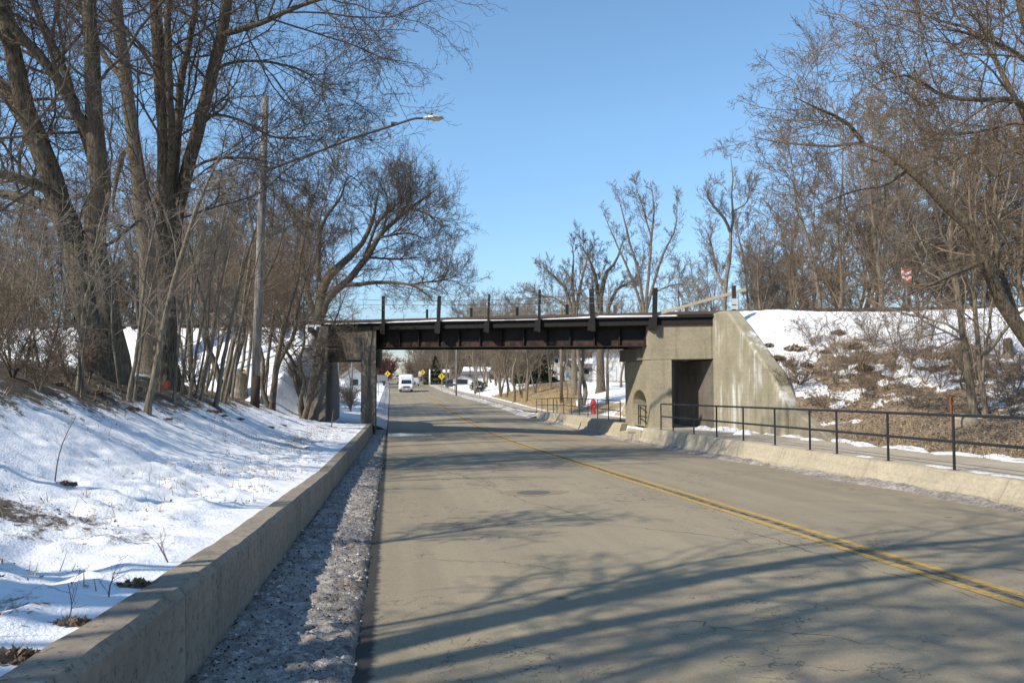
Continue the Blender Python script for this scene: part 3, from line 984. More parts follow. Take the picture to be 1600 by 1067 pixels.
girder(.62, 1); girder(3.3, 1)
for k in range(5):
    x = .6 + k * 2.4
    mb = MB(XF); mb.box(x - .05, x + .05, .70, 3.25, 3.2, 3.85)
    mb.build('cross_frame', M['steel'], bridge)
mb = MB(XF)
for k in range(40):
    x = -4.2 + k * .46
    mb.box(x - .11, x + .11, .05 + .06 * math.sin(k * 3.1), 4.25 + .05 * math.sin(k * 1.7), 4.0, 4.22 + .01 * math.sin(k))
mb.build('deck_ties', M['timber'], bridge, .01)
mb = MB(XF); mb.box(-4.3, 14.0, .3, 4.1, 3.993, 4.06); mb.build('deck_floor', M['timber'], bridge)
# walkway ledge with snow
mb = MB(XF)
for k in range(9):
    x = -3.6 + k * 1.92
    mb.box(x + .01, x + 1.9, -.26, .02, 4.27, 4.33)
    mb.box(x + .01, x + 1.9, .04, .30, 4.27, 4.33)
    mb.box(x + .01, x + 1.9, .32, .62, 4.27, 4.33)
mb.build('walkway_planks', M['timber'], bridge, .008)
mb = MB(XF); mb.box(-3.6, 13.4, -.12, -.02, 3.99, 4.262); mb.box(-3.6, 13.2, .66, .84, 4.23, 4.47); mb.build('fascia_beam', M['timber'], bridge, .01)
V = []; xs_ = np.linspace(-3.4, 11.6, 240); nw = 7
for x in xs_:
    for k in range(nw):
        wv = -.27 + .88 * k / (nw - 1)
        h = .02 + .085 * float(fbm(np.array(x), np.array(wv), .9, 3, 91)) + .03 * math.sin(x * .8)
        h = h * (1 if 0 < k < nw - 1 else .35)
        V.append(XF(x, wv + .02 * math.sin(x * 5), 4.333 + max(h, .004)))
V = np.array(V); i = (np.arange(len(xs_) - 1)[:, None] * nw + np.arange(nw - 1)[None, :]).ravel()
skirt = []
o = np_mesh('walkway_snow', V, [np.stack([i, i + nw, i + nw + 1, i + 1], -1)], M['snowm'], parent=bridge)
sol = o.modifiers.new('thickness', 'SOLIDIFY'); sol.thickness = .03; sol.offset = -1


def line_x(px, w_):
    best = (1e9, 0)
    for x in np.arange(-12, 26, .01):
        P_ = np.array([x, yline(x) + w_, 0])
        q = 800 + F * (P_ @ rt) / (P_ @ np.array([math.sin(TH), math.cos(TH), 0]))
        if abs(q - px) < best[0]: best = (abs(q - px), x)
    return best[1]


post_x = []
for px, wd, th in [(598, .085, .07), (684, .085, .08), (762, .045, .05), (842, .05, .05), (927, .085, .07), (1023, .075, .09)]:
    x = line_x(px, -.34); post_x.append(x)
    mb = MB(XF)
    lean = rng.uniform(-.04, .04)
    z1 = 5.62 + rng.uniform(-.1, .06)
    V_ = []
    for z in (3.75, z1):
        l = lean * (z - 3.75)
        V_ += [(x - wd + l, -.30 - th, z), (x + wd + l, -.30 - th, z), (x + wd + l, -.30 + th * .3, z), (x - wd + l, -.30 + th * .3, z)]
    mb.add(V_, [(3, 2, 1, 0), (4, 5, 6, 7), (0, 1, 5, 4), (1, 2, 6, 5), (2, 3, 7, 6), (3, 0, 4, 7)])
    mb.build('rail_post', M['timber'], bridge, .008)
    mb = MB(XF); mb.box(x - .14, x + .12, -.24, .05, 3.80, 4.26); mb.build('post_bracket', M['timber'], bridge, .01)
for px in [667, 736, 808, 886, 961, 1073]:
    x = line_x(px, 4.5)
    mb = MB(XF); mb.box(x - .06, x + .06, 4.4, 4.5, 3.9, 5.3 + rng.uniform(-.1, .1)); mb.build('rail_post', M['timber'] if px < 900 else M['rail'], bridge, .008)
for z in (4.95, 5.22, 5.45):
    mb = MB(XF); mb.tube([(x, -.37, z + .03 * math.sin(x)) for x in np.linspace(post_x[0] - 2, 13.2, 30)], .004, 4); mb.build('guard_wire', M['galv'], bridge)
    if z < 5.3:
        mb = MB(XF); mb.tube([(x, 4.45, z) for x in np.linspace(-6, 13.2, 20)], .004, 4); mb.build('guard_wire', M['galv'], bridge)

# concrete side spans
mb = MB(XC); mb.box(10.70, 12.80, 0, 3.9, 2.55, 4.18); mb.build('side_span', M['conc'], bridge, .025)
mb = MB(XC); mb.box(10.68, 12.795, -.045, -.004, 3.98, 4.182); mb.build('span_coping', M['conc'], bridge, .012)
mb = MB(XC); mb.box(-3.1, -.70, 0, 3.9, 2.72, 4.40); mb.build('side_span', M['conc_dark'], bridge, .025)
# piers: a wall along the road pierced by an arch
def pier(x0, x1, w1, ztop, zarch, zbase, mat, wa0=.42, wa1=2.55):
    out = [(0, zbase), (0, ztop - .0), (w1, ztop), (w1, ztop - .75), (w1 - .12, ztop - .95), (w1 - .12, zbase), (wa1, zbase)]
    for k in range(13):
        an = math.pi * k / 12
        rw = (wa1 - wa0) / 2
        out.append(((wa0 + wa1) / 2 + rw * math.cos(an), zarch - rw * .75 + rw * .75 * math.sin(an)))
    out.append((wa0, zbase))
    mb = MB(XC)
    n_ = len(out)
    V_ = [(x0, p[0], p[1]) for p in out] + [(x1, p[0], p[1]) for p in out]
    mb.add(V_, [tuple(range(n_))[::-1], tuple(range(n_, 2 * n_))] + [(i, (i + 1) % n_, n_ + (i + 1) % n_, n_ + i) for i in range(n_)])
    return mb.build('pier', mat, bridge, .03)


pier(10.72, 11.46, 3.9, 2.546, 1.28, -1.2, M['conc'], .5, 2.75)
mb = MB(XC); mb.box(10.55, 11.6, .46, 2.8, -1.2, -.42); mb.build('pier_base', M['conc_curb'], bridge, .03)
mb = MB(XC); mb.box(10.52, 10.697, 1.0, 3.85, 2.55, 3.10); mb.build('bearing_shelf', M['conc_dark'], bridge, .03)
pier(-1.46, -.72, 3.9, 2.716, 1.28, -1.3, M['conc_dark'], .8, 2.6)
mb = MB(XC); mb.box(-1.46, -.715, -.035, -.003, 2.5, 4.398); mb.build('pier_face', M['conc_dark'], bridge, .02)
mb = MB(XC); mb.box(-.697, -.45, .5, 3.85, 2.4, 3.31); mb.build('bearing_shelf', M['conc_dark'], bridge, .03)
# right abutment and wing wall
yl = yline(12.8)
mb = MB(); mb.prism([(yl + .01, -.7), (yl + .01, 2.53), (yl + 4.6, 2.53), (yl + 4.6, -.7)], 12.83, 13.5); mb.build('abutment', M['conc_dark'], bridge, .03)
mb = MB(); mb.box(12.81, 13.5, yl - .02, yl + 3.6, 2.56, 4.15); mb.build('backwall', M['conc'], bridge, .03)
mb = MB(); mb.prism([(yl - .03, -.7), (yl - .03, 4.36), (yl - .5, 4.42), (yl - 1.45, 4.38), (yl - 1.85, 4.15), (yl - 5.1, 2.0), (yl - 6.05, .98), (yl - 6.05, -.7)], 12.80, 13.38)
mb.build('wing_wall', M['conc_wing'], bridge, .10, seg=3)
mb = MB(); mb.prism([(yl - 6.06, -.7), (yl - 6.06, .86), (yl - 6.5, .72), (yl - 8.6, -.05), (yl - 8.9, -.7)], 12.98, 13.3)
mb.build('low_wing_wall', M['conc'], bridge, .04)
# far-side wings (seen from a step aside)
mb = MB(); mb.prism([(yl + 4.61, -.7), (yl + 4.61, 4.1), (yl + 6, 4.0), (yl + 10.5, .6), (yl + 10.5, -.7)], 12.83, 13.35); mb.build('wing_wall', M['conc'], bridge, .04)
# left abutment with battered near end
yl2 = yline(-3.1)
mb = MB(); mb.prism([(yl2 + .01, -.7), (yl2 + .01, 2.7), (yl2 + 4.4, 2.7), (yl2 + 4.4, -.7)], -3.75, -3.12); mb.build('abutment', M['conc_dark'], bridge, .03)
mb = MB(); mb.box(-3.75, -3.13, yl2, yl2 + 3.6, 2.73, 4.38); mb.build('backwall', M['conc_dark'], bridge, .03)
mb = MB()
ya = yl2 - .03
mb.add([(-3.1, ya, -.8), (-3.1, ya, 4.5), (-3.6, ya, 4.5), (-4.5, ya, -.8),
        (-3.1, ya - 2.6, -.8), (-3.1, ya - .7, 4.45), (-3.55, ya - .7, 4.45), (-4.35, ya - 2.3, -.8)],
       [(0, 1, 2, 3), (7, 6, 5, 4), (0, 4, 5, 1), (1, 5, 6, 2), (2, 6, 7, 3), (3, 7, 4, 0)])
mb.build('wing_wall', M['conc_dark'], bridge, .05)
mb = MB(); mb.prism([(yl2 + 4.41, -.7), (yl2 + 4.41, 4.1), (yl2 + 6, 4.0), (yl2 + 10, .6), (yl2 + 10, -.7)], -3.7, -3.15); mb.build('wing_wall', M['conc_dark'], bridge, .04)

# fallen guard plank leaning on the end post, end post with a small plate
pA = np.array(XF(line_x(1022, -.1), -.1, 4.42)); pB = at(1166, 452, np.linalg.norm((at(1147, 470, 1) - EYE)) * 31.5)
d_ = Vector(tuple(pB - pA)); mb = MB()
t_ = d_.normalized(); s_ = Vector((-t_.y, t_.x, 0)).normalized() * .025; u_ = t_.cross(s_).normalized() * .06
a_, b_ = Vector(tuple(pA)), Vector(tuple(pB))
mb.add([tuple(a_ - s_ - u_), tuple(a_ + s_ - u_), tuple(a_ + s_ + u_), tuple(a_ - s_ + u_), tuple(b_ - s_ - u_), tuple(b_ + s_ - u_), tuple(b_ + s_ + u_), tuple(b_ - s_ + u_)],
       [(0, 1, 2, 3), (4, 5, 6, 7), (0, 1, 5, 4), (1, 2, 6, 5), (2, 3, 7, 6), (3, 0, 4, 7)])
tag(mb.build('leaning_plank', M['board'], None, .006), 'long pale weathered plank slanting up from the bridge deck to the end post', 'plank')
ep = at(1147, 488, 32.3)
er = empty('marker_post', (ep[0], ep[1], 4.3), 0, 'rusty post with small white number plates at the right end of the bridge', 'post')
mb = MB(); mb.box(-.07, .07, -.06, .06, -.6, 1.07); mb.build('post', M['rail'], er, .01)
mb = MB(); mb.box(-.11, .14, -.075, -.065, .33, .56); mb.box(-.11, .14, -.075, -.065, .14, .29); mb.build('plate', M['white'], er)
mb = MB(); mb.tube([(.2, -.02, -.4), (.17, -.02, .75)], .012, 6); mb.build('rod', M['galv'], er)

# rails and ties along the embankment
def off_edge(dist_):
    """centre path of the track"""
    P_ = [(-90, 78.5), (-14.3, 48.3), (-3.4, 44.2 - .35), (10.7, 33.5), (14.5, 31.0), (23.4, 28), (80, 7.5)]
    out = []
    for k, p in enumerate(P_):
        a = np.array(P_[max(k - 1, 0)]); b = np.array(P_[min(k + 1, len(P_) - 1)])
        t = (b - a) / np.linalg.norm(b - a); nrm = np.array([-t[1], t[0]])
        if nrm[1] < 0: nrm = -nrm
        out.append(np.array(p) + nrm * dist_)
    return out


track = empty('railway_track', (0, 0, 0), 0, 'railway track with rusty rails on top of the snowy embankment', 'railway track')
def rz_(x): return float(np.interp(x, [-3.4, 13.4], [4.75, 4.45])) + .16
for dd in (1.35, 2.8):
    P_ = off_edge(dd); path = []
    for a, b in zip(P_[:-1], P_[1:]):
        for t in np.linspace(0, 1, 8, endpoint=False): path.append(a * (1 - t) + b * t)
    path.append(P_[-1])
    mb = MB()
    V_ = []
    for p in path:
        V_ += [(p[0], p[1] - .035, rz_(p[0]) - .14), (p[0], p[1] + .035, rz_(p[0]) - .14), (p[0], p[1] + .035, rz_(p[0])), (p[0], p[1] - .035, rz_(p[0]))]
    Fs = []
    for k in range(len(path) - 1):
        for j in range(4): Fs.append((k * 4 + j, k * 4 + (j + 1) % 4, k * 4 + 4 + (j + 1) % 4, k * 4 + 4 + j))
    mb.add(V_, Fs); mb.build('rail', M['rail'], track)
mb = MB()
P0 = off_edge(.85); P1 = off_edge(3.3)
for (a0, b0, a1, b1) in zip(P0[:-1], P0[1:], P1[:-1], P1[1:]):
    L_ = np.linalg.norm(b0 - a0); n_ = int(L_ / .75)
    tt = (b0 - a0) / L_ * .11
    for k in range(n_):
        t = (k + .5) / n_; p = a0 * (1 - t) + b0 * t; q = a1 * (1 - t) + b1 * t
        if -5 < p[0] < 13.6 : continue
        z = rz_(p[0]) - .142
        V_ = [(p - tt), (p + tt), (q + tt), (q - tt)]
        mb.add([(v_[0], v_[1], z - .16) for v_ in V_] + [(v_[0], v_[1], z) for v_ in V_], [(3, 2, 1, 0), (4, 5, 6, 7), (0, 1, 5, 4), (1, 2, 6, 5), (2, 3, 7, 6), (3, 0, 4, 7)])
mb.build('ties', M['timber'], track)

# ================================================================ TREES
def unit(v):
    return v / np.maximum(np.linalg.norm(v, axis=-1, keepdims=True), 1e-9)


def resample(path, P):
    path = np.asarray(path, float)
    # smooth (Catmull-Rom) then uniform
    p = np.vstack([2 * path[0] - path[1], path, 2 * path[-1] - path[-2]])
    out = []
    for i in range(1, len(p) - 2):
        for t in np.linspace(0, 1, 8, endpoint=False):
            a, b, c, d = p[i - 1], p[i], p[i + 1], p[i + 2]
            out.append(.5 * ((2 * b) + (c - a) * t + (2 * a - 5 * b + 4 * c - d) * t ** 2 + (3 * b - a - 3 * c + d) * t ** 3))
    out.append(path[-1]); out = np.array(out)
    s = np.concatenate([[0], np.cumsum(np.linalg.norm(np.diff(out, axis=0), axis=1))]); s /= s[-1]
    q = np.linspace(0, 1, P)
    return np.stack([np.interp(q, s, out[:, k]) for k in range(3)], -1)


def spawn(pts, rad, n, r_, t0=.25, t1=.98, a0=30, a1=60, L=1.0, fall=.55, P=5, rr=.55, up=.1, wig=.18, tip=.35, rmin=.004, rel=None, gnarl=0, cap=.0125):
    B, PP, _ = pts.shape
    t = t0 + (t1 - t0) * (np.arange(n)[None, :] + r_.random((B, n))) / n
    x = t * (PP - 1); i = np.minimum(x.astype(int), PP - 2); f = (x - i)[..., None]
    bi = np.arange(B)[:, None]
    pos = pts[bi, i] * (1 - f) + pts[bi, i + 1] * f
    d = unit(pts[bi, i + 1] - pts[bi, i])
    pr = rad[bi, i] * (1 - f[..., 0]) + rad[bi, i + 1] * f[..., 0]
    plen = np.linalg.norm(np.diff(pts, axis=1), axis=2).sum(1)[:, None]
    ln = (rel * plen if rel else L) * (1 - fall * t) * r_.uniform(.6, 1.25, (B, n))
    rnd = r_.normal(size=(B, n, 3))
    u = unit(np.cross(d, rnd)); a = np.radians(r_.uniform(a0, a1, (B, n)))[..., None]
    dr = d * np.cos(a) + u * np.sin(a)
    K = B * n
    pos = pos.reshape(K, 3); dr = dr.reshape(K, 3); ln = ln.reshape(K); r0 = np.maximum(np.minimum(pr.reshape(K) * rr, ln * cap), rmin)
    out = np.empty((K, P, 3)); out[:, 0] = pos
    st = (ln / (P - 1))[:, None]
    for k in range(1, P):
        w_ = wig * (1 + gnarl * (k == P // 2))
        dr = unit(dr + r_.normal(size=(K, 3)) * w_ + np.array([0, 0, up]))
        out[:, k] = out[:, k - 1] + dr * st
    tp = np.linspace(1, tip, P)[None, :]
    return out, np.maximum(r0[:, None] * tp, rmin * .75)


def tubes(levels):
    VV = []; FF = []; base = 0
    for pts, rad, S in levels:
        B, P, _ = pts.shape
        t = np.empty_like(pts); t[:, 1:-1] = pts[:, 2:] - pts[:, :-2]; t[:, 0] = pts[:, 1] - pts[:, 0]; t[:, -1] = pts[:, -1] - pts[:, -2]
        t = unit(t)
        mean = np.abs(unit(pts[:, -1] - pts[:, 0]))
        ref = np.eye(3)[np.argmin(mean, 1)][:, None, :]
        a = unit(np.cross(t, np.broadcast_to(ref, t.shape))); b = np.cross(t, a)
        an = 2 * np.pi * np.arange(S) / S
        ring = pts[:, :, None, :] + rad[:, :, None, None] * (a[:, :, None, :] * np.cos(an)[None, None, :, None] + b[:, :, None, :] * np.sin(an)[None, None, :, None])
        VV.append(ring.reshape(-1, 3))
        bi = (np.arange(B) * P * S)[:, None, None] + (np.arange(P - 1) * S)[None, :, None]
        k = np.arange(S)[None, None, :]; k2 = (k + 1) % S
        q = np.stack([bi + k, bi + k2, bi + S + k2, bi + S + k], -1).reshape(-1, 4) + base
        FF.append(q); base += B * P * S
    return np.concatenate(VV), [np.concatenate(FF)]


def trunk_paths(stems, P=16):
    pts = np.stack([resample(s[0], P) for s in stems])
    rad = np.stack([np.interp(np.linspace(0, 1, P), np.linspace(0, 1, len(s[1])), s[1]) for s in stems])
    return pts, rad


def flare(rad, amt=.3):
    rad = rad.copy(); rad[:, 0] *= 1 + amt; rad[:, 1] *= 1 + amt * .25
    return rad


def make_tree(name, root, stems, spec, seed, bark, twig, sides=9, trunk_levels=1, nflare=99, extra=None):
    """stems: [(path world, [radii])], spec: list of spawn dicts. root: an Empty; builds children trunk + crown"""
    r_ = np.random.default_rng(seed)
    o = np.array(root.location)
    st = [(np.asarray(p, float) - o, r) for p, r in stems]
    P = 18
    pts, rad = trunk_paths(st, P)
    r2 = rad.copy(); r2[:nflare] = flare(rad[:nflare])
    pts = pts + r_.normal(size=pts.shape) * rad[..., None] * .10
    lv = [(pts, r2, sides)]
    cur = (pts, rad); crown = []
    for k, sp in enumerate(spec):
        cur = spawn(cur[0], cur[1], r_=r_, **sp)
        if k < trunk_levels - 1: lv.append((*cur, 6))
        else: crown.append((*cur, 5 if k == 0 else (4 if k == 1 else 3)))
    V, Fq = tubes(lv); np_mesh('trunk', V, Fq, bark, parent=root)
    V, Fq = tubes(crown); np_mesh('crown', V, Fq, twig, parent=root)
    return root


def px_path(pp, d0):
    """[(px, py, extra depth)] -> world path"""
    return np.array([at(p[0], p[1], d0 + (p[2] if len(p) > 2 else 0)) for p in pp])


def grounded(pp, d0=None):
    """start path at the ground point below its first pixel"""
    p, d = gnd(pp[0][0], pp[0][1]) if d0 is None else (at(pp[0][0], pp[0][1], d0), d0)
    return p, d


# ---- big trunks on the left bank
def S_(d): return F / d


def hero(label, pxs, seed, spec, dd=None, kw_thin=.86, group='tall bare trees on the left bank', bark='bark', twig='twig', **kw):
    """pxs: list of (pixel path, pixel widths)"""
    p, d = grounded(pxs[0][0], dd)
    base = p - np.array([0, 0, .25])
    if dd is not None: base[2] = float(terr(p[0], p[1])) - .25
    root = empty('bare_tree', base, 0, label, 'tree', group)
    stems = []
    for k, (pp, wd) in enumerate(pxs):
        path = px_path(pp, d)
        if k == 0: path = np.vstack([[base], path])
        r = [w_ / 2 / S_(d) * kw_thin for w_ in wd]; r[-1] *= .35
        stems.append((path, r))
    make_tree('bare_tree', root, stems, spec, seed, M[bark], M[twig], **kw)
    return d


HERO = [dict(n=12, t0=.22, t1=.99, a0=35, a1=75, L=5.0, fall=.45, P=9, rr=.42, up=.05, wig=.15, rmin=.01, cap=.0085),
        dict(n=10, t0=.15, t1=1, a0=30, a1=65, rel=.48, fall=.4, P=7, rr=.6, up=.03, wig=.2, rmin=.007),
        dict(n=7, t0=.15, t1=1, a0=30, a1=60, rel=.5, fall=.35, P=5, rr=.65, up=.0, wig=.22, rmin=.005),
        dict(n=4, t0=.2, t1=1, a0=25, a1=60, rel=.5, fall=.3, P=4, rr=.7, up=-.02, wig=.2, rmin=.0042)]
hero('thick forked bare trunk leaning left at the far left of the bank', [
    ([(158, 584), (150, 540), (108, 363), (92, 319, .3), (73, 242, .2), (48, 191, 0), (25, 111, -.2), (6, 16, -.4), (-15, -120, -.6), (-30, -260, -.6)], [52, 50, 46, 44, 38, 34, 26, 22, 16, 8]),
    ([(68, 225), (41, 191, .2), (0, 137, .6), (-70, 60, 1.2), (-120, -60, 1.5)], [26, 24, 22, 16, 8]),
    ([(105, 340), (60, 318, .4), (0, 303, .8), (-90, 290, 1.2)], [24, 20, 16, 8]),
    ([(95, 315), (60, 290, -.3), (0, 272, -.8), (-90, 262, -1.2)], [20, 17, 14, 8])], 11, HERO, nflare=1)
hero('thick ridged bare trunk standing right of the left leaning one', [
    ([(179, 591), (172, 520), (144, 346), (157, 300), (153, 249), (148, 190), (145, 127), (140, 0), (136, -140), (142, -280)], [52, 46, 40, 37, 32, 28, 24, 20, 14, 6]),
    ([(138, 215), (127, 191, -.2), (80, 110, -.6), (19, 41, -1), (-40, -40, -1.4)], [20, 19, 18, 16, 9]),
    ([(158, 290), (124, 190, .5), (100, 110, .8), (62, 25, 1), (30, -80, 1.2)], [18, 16, 14, 12, 7])], 12, HERO, nflare=1)
hero('single straight bare trunk between the two thick trunk pairs', [
    ([(228, 578), (228, 560), (230, 363), (220, 340), (214, 270), (204, 191), (196, 130), (191, 80), (182, 10), (176, -120), (184, -260)], [36, 32, 29, 28, 25, 22, 22, 20, 17, 12, 6]),
    ([(190, 120), (165, 90, .3), (130, 20, .5), (100, -60, .8)], [12, 11, 9, 5]),
    ([(212, 260), (196, 235, .5), (180, 290, .9), (176, 340, 1.2)], [10, 9, 8, 6])], 13, HERO, nflare=1)
dD = hero('tall bare tree of several stems with a long limb reaching over the road', [
    ([(267, 604), (262, 560), (258, 440), (262, 330), (258, 250), (255, 160), (248, 90), (243, 0), (240, -140), (246, -280)], [44, 38, 33, 30, 27, 24, 21, 19, 13, 6]),
    ([(272, 400), (280, 319, .2), (298, 245, .2), (315, 178, .1), (332, 110, 0), (347, 48, -.1), (356, -10, -.2), (365, -130, -.2), (380, -260, -.3)], [26, 25, 24, 22, 21, 19, 17, 12, 6]),
    ([(266, 330), (271, 287, .5), (277, 200, .7), (284, 120, .9), (300, 48, 1), (308, -20, 1), (320, -150, 1.2)], [18, 17, 15, 13, 11, 9, 5]),
    ([(264, 300), (268, 220, -.4), (264, 120, -.6), (262, 20, -.7), (270, -120, -.8)], [14, 14, 13, 11, 6]),
    ([(345, 60), (354, 52, -.3), (385, 44, -.6), (411, 35, -.9), (445, 20, -1.2), (478, 6, -1.4), (520, -4, -1.6), (560, 2, -1.8)], [12, 11, 10, 9, 8, 7, 5, 3]),
    ([(330, 120), (355, 100, .6), (410, 96, 1.2), (470, 110, 1.6), (520, 140, 2)], [7, 6, 5, 4, 2]),
    ([(305, 205), (330, 180, .3), (380, 190, .6), (430, 215, .9), (500, 212, 1.2)], [6, 5, 4.5, 4, 2]),
    ([(290, 270), (330, 250, -.4), (390, 248, -.8), (450, 262, -1)], [6, 5, 4, 2])], 14, HERO, nflare=1)

# trees on the left bank beside and behind the photographer (their shadows cross the road)
HERO2 = [dict(n=12, t0=.3, t1=.99, a0=35, a1=70, L=4.6, fall=.45, P=8, rr=.5, up=.08, wig=.16, rmin=.012),
         dict(n=8, t0=.15, t1=1, a0=30, a1=65, rel=.5, fall=.4, P=6, rr=.6, up=.05, wig=.2, rmin=.008),
         dict(n=6, t0=.15, t1=1, a0=30, a1=60, rel=.5, fall=.35, P=4, rr=.65, up=.0, wig=.22, rmin=.006)]


def simple_tree(name, x, y, H, r0, label, group, seed, spec, lean=(0, 0), nst=1, spread=.25, bark='bark', twig='twig', z=None):
    r_ = np.random.default_rng(seed)
    z = float(terr(x, y)) - .15 if z is None else z
    root = empty(name, (x, y, z), 0, label, 'tree', group)
    stems = []
    for k in range(nst):
        an = 2 * math.pi * (k + r_.random() * .6) / max(nst, 1)
        sx, sy = (spread * math.cos(an), spread * math.sin(an)) if nst > 1 else (0, 0)
        path = []
        n_ = 7; p = np.array([x, y, z]); wob = r_.normal(size=(n_, 2)) * .035 * H / n_ * 3
        for q in range(n_ + 1):
            t = q / n_
            path.append((x + (lean[0] + sx * (1 + .3 * t)) * t * H + (wob[min(q, n_ - 1), 0] if q else 0), y + (lean[1] + sy) * t * H + (wob[min(q, n_ - 1), 1] if q else 0), z + H * t * (1 - .15 * (abs(sx) + abs(sy)))))
        rr = r0 if nst == 1 else r0 * (.75 + .4 * r_.random())
        stems.append((path, [rr, rr * .85, rr * .7, rr * .5, rr * .25, rr * .08]))
    return make_tree(name, root, stems, spec, seed, M[bark], M[twig])


simple_tree('bare_tree', -7.6, 2.6, 15, 0.22, 'tall bare tree just outside the left edge whose shadow crosses the road', 'bare trees beside the photographer', 21, HERO2, (.10, -.02), 2, .12)
simple_tree('bare_tree', -9.5, -1.5, 17, 0.24, 'tall bare tree just outside the left edge whose shadow crosses the road', 'bare trees beside the photographer', 22, HERO2, (.03, -.02), 2, .13)
simple_tree('bare_tree', -6.2, -3.5, 14, 0.20, 'tall bare tree just outside the left edge whose shadow crosses the road', 'bare trees beside the photographer', 23, HERO2, (.12, .05), 2, .14)
simple_tree('bare_tree', -13, -1.0, 16, 0.20, 'tall bare tree just outside the left edge whose shadow crosses the road', 'bare trees beside the photographer', 24, HERO2, (.08, .03), 2, .12)

SHADE = [dict(n=14, t0=.55, t1=.99, a0=30, a1=70, L=2.0, fall=.4, P=6, rr=.5, up=.05, wig=.2, rmin=.012),
         dict(n=8, t0=.15, t1=1, a0=30, a1=65, rel=.5, fall=.4, P=5, rr=.6, up=.05, wig=.2, rmin=.009),
         dict(n=5, t0=.15, t1=1, a0=30, a1=60, rel=.5, fall=.35, P=4, rr=.65, up=.0, wig=.22, rmin=.007)]
for k, (x, y, H) in enumerate([(-6.3, 1.2, 7.5), (-6.8, 3.6, 7.0), (-7.2, 7.2, 7.2), (-6.4, -1.0, 7.6)]):  # unseen slim trees added to throw dappled shade on wall and gutter
    simple_tree('sapling', x, y, H, .07, 'slim tree added just outside the left edge so its twigs shade the wall', 'slim shade trees added beside the photographer', 280 + k, SHADE, (.02, 0), 2, .08)

# ---- saplings on the left bank
SAP = [dict(n=10, t0=.3, t1=.99, a0=25, a1=60, L=1.5, fall=.5, P=5, rr=.5, up=.05, wig=.15, rmin=.005),
       dict(n=6, t0=.2, t1=1, a0=25, a1=60, rel=.5, fall=.3, P=4, rr=.6, up=.0, wig=.2, rmin=.004),
       dict(n=4, t0=.2, t1=1, a0=25, a1=55, rel=.5, fall=.3, P=3, rr=.7, up=-.02, wig=.2, rmin=.0035)]


def sapling(label, pp, wd, seed, spec=SAP, group='slender saplings on the left bank', dd=None, name='sapling', bark='bark2', twig='twig3', cat='sapling'):
    p, d = grounded(pp, dd)
    root = empty(name, p - np.array([0, 0, .1]), 0, label, cat, group)
    path = np.vstack([[p - np.array([0, 0, .1])], px_path(pp, d)])
    make_tree(name, root, [(path, [w_ / 2 / S_(d) for w_ in wd])], spec, seed, M[bark], M[twig], sides=6)


sapling('pale leaning sapling, thickest of those in front of the multi stemmed tree', [(230, 642), (247, 560), (262, 480), (285, 396, -.3), (310, 320, -.5), (345, 240, -.8)], [11, 10, 9, 8, 6, 2], 31)
sapling('thin pale sapling standing before the far left trunks', [(121, 611), (126, 560), (132, 480), (144, 430), (150, 380, -.3), (170, 300, -.6)], [7, 7, 6, 5, 4, 2], 32)
sapling('thin twin of the sapling before the far left trunks', [(131, 617), (129, 560), (140, 470, -.2), (138, 400, -.4)], [4, 4, 3, 1.5], 33)
sapling('short bent sapling left of the far left trunks', [(68, 595), (80, 545), (92, 500), (100, 450)], [6, 5, 4, 2], 34)
sapling('forked grey sapling right below the single straight trunk', [(200, 622), (212, 560), (222, 480), (228, 420), (245, 340)], [7, 6, 5, 4, 2], 35)
sapling('thin upright sapling leaning off the forked grey one', [(210, 622), (219, 555), (232, 470), (250, 400)], [5, 4, 3, 1.5], 36)
sap_lab = 'slender leaning sapling in the thicket between the multi stemmed tree and the utility pole'
k0 = 0
for (x, y, tx, ty, wdt) in [(272, 628, 290, 430, 6), (284, 612, 310, 420, 5), (296, 622, 335, 400, 6), (306, 618, 330, 430, 4), (314, 626, 350, 420, 5), (322, 612, 350, 440, 4),
                            (337, 634, 378, 430, 8), (345, 622, 372, 450, 5), (352, 628, 395, 430, 6), (330, 620, 340, 450, 4), (362, 622, 385, 440, 5), (372, 616, 400, 420, 6),
                            (382, 618, 395, 430, 6), (408, 628, 432, 430, 6), (415, 620, 425, 470, 4), (300, 600, 300, 380, 6), (318, 598, 345, 360, 6), (290, 598, 270, 420, 5), (250, 610, 245, 470, 4),
                            (186, 602, 175, 440, 4), (100, 585, 70, 430, 5), (40, 590, 60, 420, 4), (15, 575, -5, 400, 5), (60, 570, 40, 400, 5)]:
    k0 += 1
    mx_, my_ = (x + tx) / 2 + rng.uniform(-6, 6), (y + ty) / 2
    lab = sap_lab if 255 < x < 400 else ('slender sapling right of the utility pole' if x >= 400 else 'slender sapling among the far left trunks')
    sapling(lab, [(x, y), (mx_, my_), (tx, ty), (tx + (tx - x) * .5, ty - 70)], [wdt, wdt * .8, wdt * .55, 1.5], 300 + k0,
            group='slender saplings in the thicket' if 255 < x < 400 else ('saplings right of the pole' if x >= 400 else 'saplings among the far left trunks'))

